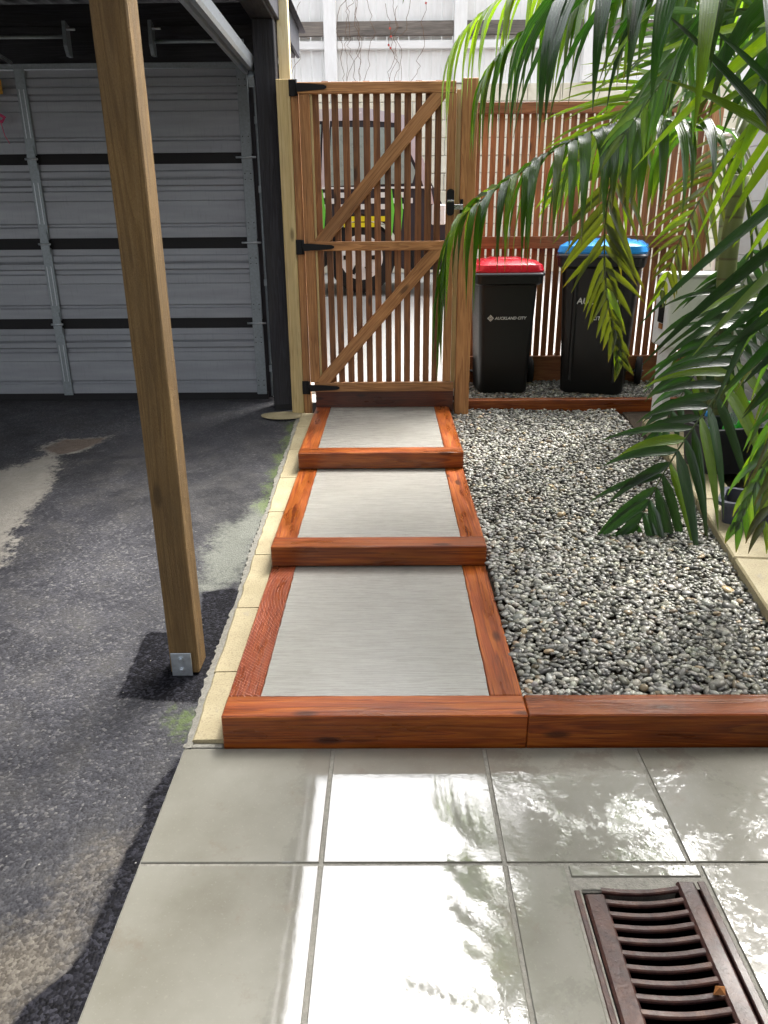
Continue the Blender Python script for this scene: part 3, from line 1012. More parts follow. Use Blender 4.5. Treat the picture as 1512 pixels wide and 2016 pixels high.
# ------------------------------------------------------------------ garage door
door = empty('garage_door', (-3.3, 6.12, .31), 'grey ribbed sectional garage door under the carport', 'garage door')
DX0, DX1 = -5.9, -1.0
YD = 6.10
secs = [(.372, .880), (.960, 1.470), (1.550, 2.055), (2.128, 2.66)]
for k, (z0, z1) in enumerate(secs):
    H_ = z1 - z0
    prof = []     # (z fraction, depth towards the viewer)
    for f, d in ((0, .0), (0.0, .018), (.14, .018), (.16, .006), (.185, .006), (.205, .016), (.50, .016), (.505, .012), (.515, .016), (.63, .016), (.65, .004), (.70, .004), (.72, .022), (.79, .022), (.80, .010), (.83, .018), (.90, .018), (.92, .008), (1.0, .008), (1.0, .0)):
        prof.append((YD - d, z0 + H_ * f))
    o = prism('door_section', prof, 'x', DX0, DX1, M['door'], door)
    # back sheet strip between sections
    if k < 3:
        zt = secs[k + 1][0]
        box('section_joint', (DX0, YD - .002, z1 - .01), (DX1, YD + .03, zt + .01), M['rubber'], door, .002)
    for sx in (-2.585, -4.15, -5.75):
        st = box('stile', (sx - .036, YD - .034, z0 - .012), (sx + .036, YD - .0235, z1 + .012), M['galv_dull'], door, .002)
        for s2 in (-.016, .016):
            box('stile_rib', (sx + s2 - .003, YD - .038, z0 + .10), (sx + s2 + .003, YD - .0345, z1 - .12), M['galv'], door, .001)
        if k < 3:
            zz = (z1 + secs[k + 1][0]) / 2
            h = prism('hinge', [(sx - .03, z1 - .03), (sx + .03, z1 - .03), (sx + .034, zz), (sx + .022, secs[k + 1][0] + .05), (sx - .022, secs[k + 1][0] + .05), (sx - .034, zz)], 'y', YD - .046, YD - .041, M['galv_dull'], door)
            tube('hinge_pin', [(sx - .046, YD - .05, zz), (sx + .046, YD - .05, zz)], .007, M['galv'], door, 8)
    # end stile by the black post
    box('stile', (-1.062, YD - .036, z0 - .012), (-.985, YD - .0235, z1 + .012), M['galv_dull'], door, .002)
    if k < 3:
        zz = (z1 + secs[k + 1][0]) / 2
        prism('hinge', [(-1.055, z1 - .05), (-.992, z1 - .05), (-.985, zz - .02), (-.992, secs[k + 1][0] + .06), (-1.055, secs[k + 1][0] + .06), (-1.062, zz - .02)], 'y', YD - .048, YD - .043, M['galv_dull'], door)
        tube('hinge_pin', [(-1.10, YD - .054, zz), (-.955, YD - .054, zz)], .007, M['galv'], door, 8)
    for zz in (z0 + .06, z0 + .10, z1 - .07, z1 - .11):
        for xx in (-1.045, -1.003):
            tube('screw', [(xx, YD - .037, zz), (xx, YD - .0405, zz)], .004, M['black'], door, 6, False)
box('bottom_seal', (DX0, YD - .01, .300), (DX1 + .02, YD + .03, .372), M['rubber'], door, .003)
box('top_rail', (DX0, YD - .026, 2.665), (DX1, YD + .01, 2.70), M['galv_dull'], door, .002)

trk = empty('door_track', (-.95, 6.0, .33), 'galvanised garage door track running up and back overhead', 'door track')
def channel(nm, pts, w, parent, mat):
    """a folded steel channel along a polyline in the y-z plane at x = -.95"""
    m = inv(parent)
    bm = bmesh.new()
    prev = None
    n = len(pts)
    prof = [(-.5, .5), (-.5, -.1), (-.34, -.32), (-.1, -.32), (-.05, -.12), (.12, -.12), (.16, -.32), (.42, -.32), (.5, -.1), (.5, .5)]
    for i in range(n):
        p = Vector((0, *pts[i])); a = Vector((0, *pts[max(i - 1, 0)])); b = Vector((0, *pts[min(i + 1, n - 1)]))
        t = (b - a).normalized()
        nrm = Vector((0, -t.z, t.y))
        ring = [bm.verts.new(m @ (Vector((-.955 + u * w, 0, 0)) + p - nrm * (v_ * w))) for u, v_ in prof]
        if prev:
            for j in range(len(prof) - 1):
                bm.faces.new((prev[j], ring[j], ring[j + 1], prev[j + 1]))
        prev = ring
    o = bm_obj(nm, bm, mat, parent)
    return o
channel('overhead_track', [(5.98, 2.64), (5.0, 2.655), (4.1, 2.67)], .105, trk, M['galv'])
cv = []
for k in range(9):
    a = math.pi / 2 * k / 8
    cv.append((6.06 - .0 - .14 * (1 - math.cos(a)) + 0, 2.46 + .17 * math.sin(a)))
bm = bmesh.new()
m_ = inv(trk)
tube_bm(bm, [m_ @ Vector((-.935, y_, z_)) for y_, z_ in [(6.05, .35), (6.05, 1.5)] + cv], .014, 6)
bm_obj('upright_track', bm, M['galv_dull'], trk, True)
tube('cable_spring', [(-.905, 6.03, 2.28), (-.905, 6.03, .60)], .011, M['galv_dull'], trk, 8)
prism('corner_bracket', [(5.80, 2.50), (6.0, 2.66), (6.0, 2.70), (5.78, 2.56)], 'x', -.935, -.898, M['galv_dull'], trk)
for zz in (.55, 1.2, 1.85, 2.3):
    box('track_bracket', (-.945, 6.0, zz), (-.90, 6.02, zz + .05), M['galv_dull'], trk, .002)

shaft = empty('door_lift_shaft', (-3.0, 6.15, 2.78), 'dark steel door lift shaft and brackets above the garage door', 'shaft')
tube('shaft_rod', [(-5.9, 6.10, 2.865), (-2.22, 6.10, 2.865)], .012, M['galv_dull'], shaft, 8)
tube('shaft_rod', [(-1.62, 6.10, 2.83), (-1.0, 6.10, 2.83)], .012, M['galv_dull'], shaft, 8)
tube('tie_rod', [(-5.9, 5.3, 2.93), (-.91, 5.3, 2.93)], .012, M['galv_dull'], shaft, 8)
for xx in (-2.22, -1.63):
    prism('bracket', [(6.12, 2.93), (6.05, 2.95), (6.03, 2.80), (6.06, 2.74), (6.12, 2.74)], 'x', xx - .012, xx + .012, M['galv_dull'], shaft)
    tube('bolt', [(xx, 6.06, 2.9), (xx + .07, 6.06, 2.9)], .008, M['galv'], shaft, 6)
tube('door_arm', [(-2.75, 4.6, 2.93), (-2.62, 6.05, 2.70)], .012, M['galv_dull'], shaft, 6)
og = box('orange_handle', (-2.92, 5.97, 2.505), (-2.70, 6.03, 2.60), M['orange_tag'], None, .006)
tag(og, 'orange plastic grip hanging at the left of the garage door', 'handle')
bm = bmesh.new()
tube_bm(bm, [(-2.86, 6.0, 2.50), (-2.78, 6.0, 2.40), (-2.705, 6.0, 2.355), (-2.73, 6.0, 2.33), (-2.81, 6.0, 2.345)], .011, 6)
tube_bm(bm, [(-2.74, 6.0, 2.335), (-2.725, 6.0, 2.24), (-2.70, 6.0, 2.19)], .003, 5)
tag(bm_obj('release_cord', bm, M['pink'], None, True), 'pink release cord looped below the orange grip', 'cord')

# ------------------------------------------------------------------ gate posts, gate
GY = 5.72
gpl = empty('gate_post', (-.70, 5.76, .28), 'pale treated pine post on the hinge side of the gate', 'gate post')
box('shaft', (-.742, 5.715, .27), (-.652, 5.805, 2.535), M['pine'], gpl, .003)
gj = empty('gate_jamb', (-.62, 5.77, .28), 'slim brown stained jamb carrying the gate hinges', 'jamb')
box('shaft', (-.6505, 5.722, .26), (-.597, 5.81, 2.50), M['gate'], gj, .003)
gpr = empty('gate_post', (.55, 5.75, .25), 'brown stained gate post on the latch side beside the red bin', 'gate post')
box('shaft', (.495, 5.70, .20), (.600, 5.805, 2.53), M['gate'], gpr, .004)
gs = box('latch_side_strip', (.462, 5.745, .46), (.4935, 5.79, 2.47), M['pine'], None, .002)  # separate pale strip filling the space beside the latch post
tag(gs, 'pale strip between gate and latch post', 'timber')

gate = empty('gate', (-.04, 5.73, .452), 'brown stained slatted timber gate with two diagonal braces', 'gate')
box('top_rail', (-.612, 5.695, 2.445), (.452, 5.735, 2.513), M['gate'], gate)
box('middle_rail', (-.560, 5.695, 1.458), (.397, 5.735, 1.520), M['gate'], gate)
box('bottom_rail', (-.565, 5.695, .452), (.482, 5.735, .520), M['gate'], gate)
box('stile', (-.592, 5.700, .522), (-.522, 5.738, 2.443), M['gate'], gate)
box('stile', (.399, 5.700, .522), (.456, 5.738, 2.443), M['gate'], gate)
box('edge_strip', (-.520, 5.712, .522), (-.506, 5.738, 2.443), M['pine'], gate, .001)
for i, x in enumerate([-.486, -.420, -.357, -.285, -.217, -.145, -.077, -.003, .065, .133, .207, .274, .340]):
    w = .0225 + random.uniform(-.001, .001)
    o = box('slat', (x - w, 5.7395, .456), (x + w, 5.7575, 2.522 + random.uniform(-.004, .003)), M['slat'], gate, .002)
for (xa, za), (xb, zb_), nm in (((-.492, 1.500), (.372, 2.466), 'brace'), ((-.515, .506), (.368, 1.482), 'brace')):
    board(nm, (xa, 5.715, za), (xb, 5.715, zb_), .034, .088, M['gate'], gate, up=(0, 0, 1))
# tee hinges
for zz, xr in ((2.482, -.405), (1.484, -.385), (.482, -.375)):
    hg = box('hinge_plate', (-.657, 5.708, zz - .050), (-.612, 5.7135, zz + .050), M['black'], gate, .002)
    tube('hinge_knuckle', [(-.606, 5.700, zz - .048), (-.606, 5.700, zz + .048)], .009, M['black'], gate, 8)
    prism('hinge_strap', [(-.602, zz - .026), (-.602, zz + .026), (xr - .02, zz + .014), (xr, zz + .006), (xr, zz - .006), (xr - .02, zz - .014)], 'y', 5.6885, 5.6945, M['black'], gate)
# latch
lt = bmesh.new()
pts = []
for k in range(24):
    a = 2 * math.pi * k / 24
    pts.append((.427 + .026 * math.cos(a), 1.77 + (.060 if math.sin(a) > 0 else -.060) + .026 * math.sin(a)))
prism('latch_body', pts, 'y', 5.655, 5.699, M['black'], gate)
box('latch_band', (.404, 5.652, 1.772), (.450, 5.656, 1.784), M['silver'], gate, .001)
box('latch_bolt', (.452, 5.668, 1.722), (.500, 5.684, 1.756), M['silver'], gate, .002)
kp = empty('latch_keeper', (.51, 5.70, 1.70), 'black steel keeper on the latch post', 'latch keeper')
box('plate', (.4955, 5.680, 1.690), (.5155, 5.6995, 1.79), M['black'], kp, .002)
box('hasp', (.497, 5.662, 1.722), (.514, 5.6795, 1.756), M['silver'], kp, .002)

# ------------------------------------------------------------------ slatted fence behind the bins
fence = empty('slatted_fence', (1.5, 6.62, .40), 'brown stained slat fence behind the wheelie bins', 'fence')
FY = 6.62
box('top_rail', (.60, FY - .05, 2.42), (2.48, FY - .002, 2.50), M['fence_wood'], fence)
box('middle_rail', (.60, FY - .05, 1.435), (2.48, FY - .002, 1.53), M['fence_wood'], fence)
box('bottom_rail', (.60, FY - .05, .325), (2.48, FY - .002, .565), M['fence_wood'], fence)
x = .64
while x < 2.47:
    w = random.uniform(.0215, .0240)
    box('slat', (x - w, FY, .42), (x + w, FY + .018, 2.495 + random.uniform(-.006, .0)), M['fence_wood'], fence, .002)
    x += .0622
box('post', (2.49, FY - .05, .25), (2.58, FY + .04, 2.52), M['gate'], fence)


# ------------------------------------------------------------------ wheelie bins
def rrect(w, d, r, y0=0, n=4):
    pts = []
    for cx_, cy_, a0 in ((w / 2 - r, d / 2 - r, 0), (-w / 2 + r, d / 2 - r, 90), (-w / 2 + r, -d / 2 + r, 180), (w / 2 - r, -d / 2 + r, 270)):
        for k in range(n + 1):
            a = R(a0 + 90 * k / n)
            pts.append((cx_ + r * math.cos(a), cy_ + y0 + r * math.sin(a)))
    return pts


def loft(name, secs_, mat, parent, cap0=True, cap1=True, smooth=True):
    bm = bmesh.new()
    rings = [[bm.verts.new((p[0], p[1], z)) for p in pts] for pts, z in secs_]
    n = len(rings[0])
    for a, b in zip(rings, rings[1:]):
        for k in range(n): bm.faces.new((a[k], a[(k + 1) % n], b[(k + 1) % n], b[k]))
    if cap0: bm.faces.new(list(reversed(rings[0])))
    if cap1: bm.faces.new(rings[-1])
    bmesh.ops.recalc_face_normals(bm, faces=bm.faces[:])
    o = bm_obj(name, bm, mat, parent, smooth)
    if smooth:
        for p in o.data.polygons: p.use_smooth = True
        try: o.data.set_sharp_from_angle(angle=R(35))
        except Exception: pass
    return o


def logo(parent, cx_, y_, cz_, s_):
    """a diamond of four by four little tiles"""
    bm = bmesh.new()
    for i in range(4):
        for j in range(4):
            if 0 < i < 3 and 0 < j < 3 and (i, j) != (1, 1) and (i, j) != (2, 2): 
                k_ = .25
            else:
                k_ = .40
            u, v_ = (i - 1.5), (j - 1.5)
            qs = [(u - k_, v_ - k_), (u + k_, v_ - k_), (u + k_, v_ + k_), (u - k_, v_ + k_)]
            bm.faces.new([bm.verts.new((cx_ + (a - b) * s_ * .7071, y_, cz_ + (a + b) * s_ * .7071)) for a, b in qs])
    bmesh.ops.recalc_face_normals(bm, faces=bm.faces[:])
    return bm_obj('logo', bm, M['white_print'], parent)


def wheelie(loc, rotz, W0, W1, D0, D1, Hb, lidm, label, big):
    b = empty('wheelie_bin', loc, label, 'wheelie bin', 'council wheelie bins', rotz)
    body = loft('body', [(rrect(W0 - .03, D0 - .03, .04), .0), (rrect(W0, D0, .05), .02), (rrect(W0 + (W1 - W0) * .45, D0 + (D1 - D0) * .45, .05, 0), Hb * .45),
                  (rrect(W1, D1, .05), Hb * .90), (rrect(W1 + .002, D1 + .002, .05), Hb * .905)], M['black_plastic'], b)
    loft('rim', [(rrect(W1 + .02, D1 + .02, .05), Hb * .885), (rrect(W1 + .065, D1 + .065, .05), Hb * .90), (rrect(W1 + .07, D1 + .07, .05), Hb * .955), (rrect(W1 + .05, D1 + .05, .05), Hb * .965)], M['black_plastic'], b)
    loft('rim_lip', [(rrect(W1 + .09, D1 + .09, .05), Hb * .958), (rrect(W1 + .095, D1 + .095, .05), Hb * .972), (rrect(W1 + .08, D1 + .08, .05), Hb * .982)], M['tub'], b)
    zl = Hb * .983
    lid = loft('lid', [(rrect(W1 + .075, D1 + .06, .06), zl), (rrect(W1 + .085, D1 + .07, .06), zl + .015), (rrect(W1 + .06, D1 + .05, .07), zl + .055), (rrect(W1 - .03, D1 - .04, .08), zl + .085), (rrect(W1 - .16, D1 - .2, .08), zl + .095)], lidm, b)
    loft('lid_panel', [(rrect(W1 - .20, D1 - .26, .05), zl + .094), (rrect(W1 - .23, D1 - .29, .05), zl + .104)], lidm, lid)
    for sx in (-1, 1):
        o = bmesh.new()
        tube_bm(o, [(sx * (W1 / 2 - .07), D1 / 2 + .02, Hb * .93), (sx * (W1 / 2 - .07), D1 / 2 + .075, Hb * .97)], .014, 8)
        bm_obj('handle_arm', o, M['black_plastic'], b, True)
    o = bmesh.new(); tube_bm(o, [(-W1 / 2 + .06, D1 / 2 + .075, Hb * .97), (W1 / 2 - .06, D1 / 2 + .075, Hb * .97)], .015, 8)
    bm_obj('handle', o, M['black_plastic'], b, True)
    ax = W1 / 2 + .06
    rw = .118
    for sx in (-1, 1):
        o = bmesh.new()
        x_ = sx * ax
        tube_bm(o, [(x_ - .026, D0 / 2 + .005, rw), (x_ - .02, D0 / 2 + .005, rw), (x_ + .02, D0 / 2 + .005, rw), (x_ + .026, D0 / 2 + .005, rw)], [rw - .012, rw, rw, rw - .012], 24)
        wh = bm_obj('wheel', o, M['rubber'], b, True)
        o = bmesh.new()
        tube_bm(o, [(x_ - .03, D0 / 2 + .005, rw), (x_ + .03, D0 / 2 + .005, rw)], rw * .55, 16)
        bm_obj('hub', o, M['tub_blue'], wh, False)
    o = bmesh.new(); tube_bm(o, [(-ax - .04, D0 / 2 + .005, rw), (ax + .04, D0 / 2 + .005, rw)], .011, 8)
    bm_obj('axle', o, M['silver'], b, True)
    # front (towards -y): moulded ribs and print
    def front(z_): return -(D0 + (D1 - D0) * min(1, z_ / (Hb * .9))) / 2 - .0015
    tilt = math.atan2((D1 - D0) / 2, Hb * .9)
    if not big:
        zp = Hb * .63
        t = text_obj('lettering', 'AUCKLAND CITY', .031, M['white_print'], b, (-.098, front(zp) - .001, zp - .012), 0.22, (math.pi / 2 + tilt, 0, 0), .0006)
        lg = logo(b, -.132, front(zp) - .002, zp - .001, .0095)
    else:
        zp = Hb * .66
        text_obj('lettering', 'AUCKLAND', .066, M['white_print'], b, (-.155, front(zp) - .001, zp - .015), 0.15, (math.pi / 2 + tilt, 0, 0), .001)
        text_obj('lettering', 'CITY', .040, M['white_print'], b, (-.03, front(zp - .11) - .001, zp - .135), 0.15, (math.pi / 2 + tilt, 0, 0), .0006)
        logo(b, .06, front(zp + .08) - .002, zp + .075, .013)
        for xx in (-.17, .17):
            o = bmesh.new()
            z0_, z1_ = .10, Hb * .84
            vs_ = [o.verts.new(p) for p in ((xx - .02, front(z0_), z0_), (xx + .02, front(z0_), z0_), (xx + .02, front(z1_), z1_), (xx - .02, front(z1_), z1_), (xx - .008, front(z0_) - .012, z0_ + .01), (xx + .008, front(z0_) - .012, z0_ + .01), (xx + .008, front(z1_) - .012, z1_ - .01), (xx - .008, front(z1_) - .012, z1_ - .01))]
            for f in ((0, 1, 5, 4), (1, 2, 6, 5), (2, 3, 7, 6), (3, 0, 4, 7), (4, 5, 6, 7)): o.faces.new([vs_[i] for i in f])
            bm_obj('body_rib', o, M['black_plastic'], b)
    return b

ZB = z_gravel(6.2) + .035
wheelie((.918, 6.36, ZB + .002), R(2), .395, .455, .40, .50, .965, M['red_lid'], 'narrow black wheelie bin with a red lid and white lettering', False)
wheelie((1.71, 6.38, ZB + .002), R(-19), .49, .575, .52, .66, 1.10, M['blue_lid'], 'large black wheelie bin with a bright blue lid', True)

# ------------------------------------------------------------------ heat pump and white wall on the right
ac = empty('heat_pump', (2.25, 5.35, .80), 'white heat pump unit with dark side grip behind the palms', 'heat pump')
box('casing', (1.86, 5.22, .83), (2.46, 5.50, 1.29), M['white_metal'], ac, .012)
box('lid', (1.85, 5.21, 1.292), (2.47, 5.51, 1.315), M['white_metal'], ac, .006)
box('grip', (1.852, 5.30, .99), (1.859, 5.40, 1.12), M['black'], ac, .002)
box('label_plate', (1.853, 5.30, .95), (1.859, 5.37, .985), M['leaf_litter'], ac, .001)
ring = bmesh.new()
for k in range(5):
    rr = .04 + .035 * k
    tube_bm(ring, [(2.16 - 2.25 + rr * math.cos(2 * math.pi * a / 28), 5.214 - 5.35, 1.06 - .80 + rr * math.sin(2 * math.pi * a / 28)) for a in range(29)], .003, 5, False)
bm_obj('fan_grille', ring, M['white_metal'], ac, True)
for xx in (1.93, 2.38):
    box('leg', (xx - .025, 5.25, .22), (xx + .025, 5.47, .828), M['white_metal'], ac, .003)

wallr = empty('white_wall', (2.75, 3.5, 0), 'white painted block wall behind the palms on the right', 'wall')
box('core', (2.72, -1.0, -.2), (2.86, 6.75, 2.26), M['white_paint'], wallr, .004)
bx_, by_ = .39, .19
zz = .25
r_ = 0
bl = None
while zz < 2.25:
    yy = 6.75 - (.2 if r_ % 2 else 0)
    while yy > 2.6:
        y0 = max(2.6, yy - bx_)
        box('block', (2.711, y0 + .004, zz + .004), (2.7195, yy - .004, min(zz + by_, 2.255) - .004), M['white_paint'], wallr, .003)
        yy -= bx_
    zz += by_
    r_ += 1
box('coping', (2.69, -1.0, 2.262), (2.88, 6.76, 2.31), M['white_paint'], wallr, .005)

# ------------------------------------------------------------------ tubs with bottles under the palms
def tub(loc, rz, w, d, h, mat, label):
    t = empty('storage_tub', loc, label, 'tub', None, rz)
    bm = bmesh.new()
    secs_ = [(rrect(w * .86, d * .86, .03), 0), (rrect(w, d, .035), h), (rrect(w + .035, d + .035, .04), h), (rrect(w + .035, d + .035, .04), h + .02), (rrect(w - .02, d - .02, .03), h + .02), (rrect(w * .84, d * .84, .03), .015)]
    loft('shell', secs_, mat, t, True, True, True)
    return t
tub((1.98, 4.42, .24), R(14), .36, .30, .26, M['tub'], 'black storage tub of bottles in the shade of the palms')
tub((1.84, 3.62, .18), R(-28), .30, .24, .13, M['tub_blue'], 'low slate blue tub beside the tan edging')


def bottle(loc, rx, ry, capm, labm, label):
    b = empty('bottle', loc, label, 'bottle')
    b.rotation_euler = (rx, ry, 0)
    s = NT('clear_bottle_plastic'); s.bs(Base_Color=(.72, .78, .76, 1), Roughness=.12, Transmission_Weight=.75, IOR=1.3)
    o = bmesh.new(); tube_bm(o, [(0, 0, 0), (0, 0, .02), (0, 0, .17), (0, 0, .21), (0, 0, .235)], [.03, .035, .035, .015, .014], 14)
    bm_obj('body', o, s.m, b, True)
    o = bmesh.new(); tube_bm(o, [(0, 0, .07), (0, 0, .14)], .0365, 14); bm_obj('label_wrap', o, labm, b, True)
    o = bmesh.new(); tube_bm(o, [(0, 0, .232), (0, 0, .255)], .018, 14); bm_obj('cap', o, capm, b, True)
bottle((1.88, 4.36, .36), R(8), R(-10), M['blue_label'], M['blue_label'], 'clear bottle with a blue label in the black tub')
bottle((1.98, 4.38, .38), R(-6), R(12), M['green_bottle'], M['green_bottle'], 'bottle with a bright green label leaning in the black tub')
bottle((2.09, 4.44, .40), R(10), R(4), M['green_bottle'], M['green_bottle'], 'green capped bottle at the wall end of the black tub')

bed = mesh_obj('garden_bed', [(1.62, 2.3, .085), (2.72, 2.3, .10), (2.72, 6.6, .31), (1.86, 6.6, .29), (1.70, 4.2, .17)], [(0, 1, 2, 3, 4)], M['soil'])
tag(bed, kind='structure')

# ------------------------------------------------------------------ beyond the gate: ramp, drain line, car, block wall, paling fence
ramp = mesh_obj('street_ramp', [(-7, 6.45, .36), (.55, 6.45, .36), (.55, 7.5, .98), (-7, 7.5, .98), (9, 12, 1.02), (-7, 12, 1.02), (-7, 5.86, .335), (9, 6.72, .34), (2.6, 5.86, .335), (-.9, 5.86, .335), (.5, 5.86, .335), (.5, 6.45, .36), (-.9, 6.45, .36), (.56, 6.68, .50), (9, 7.5, .98), (9, 6.68, .50)],
                [(0, 1, 2, 3), (3, 2, 14, 4, 5), (9, 10, 11, 12), (1, 13, 15, 14, 2)], M['drive'])
tag(ramp, kind='structure')
dl = empty('channel_drain', (0, 6.3, .37), 'white channel drain strip just outside the gate', 'channel drain')
box('strip', (-.95, 6.14, .32), (.62, 6.42, .385), M['white_paint'], dl, .003)
for k in range(20):
    tube('drain_hole', [(-.9 + .075 * k, 6.385, .3855), (-.9 + .075 * k, 6.385, .3865)], .009, M['black'], dl, 10, False)

carv = empty('parked_car', (-1.3, 8.4, 1.0), 'dark parked car with lime and yellow livery seen through the gate slats', 'car')
CYF = 7.62
outline = [(-3.55, 1.25), (-3.5, 1.75), (-3.35, 1.86), (-2.5, 1.98), (-1.75, 2.46), (-1.4, 2.57), (-.2, 2.59), (.16, 2.53), (.34, 2.08), (.50, 1.80), (.56, 1.45), (.55, 1.28), (.30, 1.19)]
def arch(cx_, r=.38, z=1.33, n=10):
    return [(cx_ + r * math.cos(a), z + r * math.sin(a)) for a in [math.pi * k / n - .25 * (1 - 2 * k / n) for k in range(n + 1)]]
lower = arch(-.26) + arch(-2.78)
lower = [p for p in lower]
ol = outline + [(p[0], max(1.19, p[1])) for p in arch(-.26)] + [(-1.5, 1.17)] + [(p[0], max(1.19, p[1])) for p in arch(-2.78)]
bd = prism('body', ol, 'y', CYF, CYF + 1.6, M['car_side'], carv, .012)
rf = prism('roof', [(-1.78, 2.45), (-1.4, 2.575), (-.2, 2.60), (.17, 2.535), (.16, 2.47), (-.2, 2.50), (-1.4, 2.49), (-1.7, 2.42)], 'y', CYF - .012, CYF + 1.612, M['car_top'], carv)
prism('rear_pillar', [(.17, 2.53), (.36, 2.08), (.42, 1.80), (.37, 1.80), (.28, 2.08), (.08, 2.46)], 'y', CYF - .014, CYF + .02, M['car_top'], carv)
prism('door_pillar', [(-.58, 2.50), (-.52, 2.50), (-.56, 1.95), (-.62, 1.95)], 'y', CYF - .014, CYF + .02, M['car_top'], carv)
prism('window', [(-.51, 2.45), (.06, 2.44), (.25, 2.08), (.22, 1.98), (-.55, 1.96)], 'y', CYF - .008, CYF + .02, M['glass_sky'], carv)
prism('window', [(-1.65, 2.38), (-1.38, 2.47), (-.60, 2.47), (-.64, 1.96), (-2.2, 1.98)], 'y', CYF - .008, CYF + .02, M['glass_sky'], carv)
box('sill_trim', (-2.3, CYF - .018, 1.935), (.40, CYF - .009, 1.952), M['chrome'], carv, .001)
# livery
for k in range(10):
    for j in range(3):
        if (k + j) % 2: continue
        box('check', (-.62 + .085 * k, CYF - .011, 1.86 - .05 * j), (-.62 + .085 * k + .08, CYF - .0085, 1.905 - .05 * j), M['white_paint'], carv, 0)
box('livery_band', (-.42, CYF - .011, 1.655), (-.02, CYF - .0085, 1.70), M['yellow'], carv, 0)
box('livery_band', (-.42, CYF - .011, 1.605), (-.10, CYF - .0085, 1.645), M['yellow'], carv, 0)
for x0 in (-.66, -.02, .06):
    prism('livery_swoosh', [(x0, 1.95), (x0 + .05, 1.95), (x0 + .075, 1.75), (x0 + .055, 1.55), (x0 + .01, 1.42), (x0 + .02, 1.7)], 'y', CYF - .0125, CYF - .009, M['lime'], carv)
box('bumper', (.20, CYF - .02, 1.22), (.60, CYF + 1.62, 1.50), M['rubber'], carv, .03)
box('tail_light', (.40, CYF - .016, 1.62), (.53, CYF + .1, 1.80), M['white_metal'], carv, .01)
for cx_ in (-.26, -2.78):
    for yy in (CYF + .02, CYF + 1.36):
        w = tube('wheel', [(cx_, yy, 1.335), (cx_, yy + .03, 1.335), (cx_, yy + .19, 1.335), (cx_, yy + .22, 1.335)], [.30, .325, .325, .30], M['rubber'], carv, 28)
        m_ = inv(carv)
        o = bmesh.new(); tube_bm(o, [m_ @ Vector((cx_, yy - .006, 1.335)), m_ @ Vector((cx_, yy + .02, 1.335))], .205, 28)
        rim = bm_obj('rim', o, M['chrome'], w, False)
        o = bmesh.new()
        for k in range(6):
            a = math.pi / 3 * k
            tube_bm(o, [m_ @ Vector((cx_ + r_ * math.cos(a), yy - .008, 1.335 + r_ * math.sin(a))) for r_ in (.09, .17)], .022, 6)
        bm_obj('rim_opening', o, M['black'], w, True)

wb = empty('block_retaining_wall', (0, 10.5, 1.0), 'pale yellowish block retaining wall behind the parked car', 'retaining wall')
box('core', (-6, 10.52, .6), (9, 10.8, 3.22), M['white_paint'], wb, .005)
r_ = 0
zz = 1.02
while zz < 3.2:
    x = -2.3 - (.2 if r_ % 2 else 0)
    while x < 4.3:
        box('block', (x + .005, 10.497 + random.uniform(-.004, .004), zz + .005), (x + .395, 10.53, min(zz + .2, 3.22) - .005), M['block'], wb, .006)
        x += .4
    zz += .2
    r_ += 1
pf = empty('paling_fence', (0, 10.6, 3.23), 'tall white painted paling fence above the block wall', 'fence')
x = -3.2
while x < 4.6:
    w = random.uniform(.118, .130)
    box('paling', (x, 10.62 + random.uniform(0, .006), 3.23), (x + w, 10.645, 4.95), M['paling'], pf, .003)
    x += w + random.uniform(.006, .012)
for k in range(-2, 4):
    xx = -.76 + 1.55 * k
    box('post', (xx, 10.46, 3.222), (xx + .15, 10.60, 5.0), M['paling'], pf, .005)
    box('waling', (xx + .154, 10.53, 3.735), (xx + 1.546, 10.585, 3.885), M['grey_wood'], pf, .004)
    box('rail', (xx + .154, 10.54, 3.60), (xx + 1.546, 10.60, 3.685), M['paling'], pf, .004)
box('capping', (-3.3, 10.55, 5.002), (4.7, 10.72, 5.05), M['paling'], pf, .004)

# dry creeper on the paling fence
for ci, (cx_, n_, lab) in enumerate(((-1.28, 9, 'dry leafless creeper on the white paling fence left of the first post'), (-.45, 7, 'thin dry creeper on the white paling fence above the gate hinge'), (.15, 5, 'dry creeper with a few red leaves on the white paling fence above the gate'))):
    vn = empty('creeper', (cx_, 10.5, 3.24), lab, 'creeper', 'creepers on the paling fence')
    o = bmesh.new()
    lv = bmesh.new()
    for k in range(n_):
        x = random.uniform(-.16, .16); z = 0.0
        pp = []
        for q in range(16):
            pp.append((x, -.02 + random.uniform(-.012, .012), z))
            x += random.gauss(0, .028); z += random.uniform(.03, .085)
            if ci == 2 and random.random() < .06:
                a = random.random() * 6; r__ = .016
                lv.faces.new([lv.verts.new((x + r__ * math.cos(a + b_), -.04 + .01 * b_ % .02, z + r__ * math.sin(a + b_))) for b_ in (0, 1.5, 3.1, 4.6)])
        tube_bm(o, pp, .0025, 4)
    bm_obj('stem', o, M['vine'], vn)
    bm_obj('leaves', lv, M['vine_leaf'], vn)

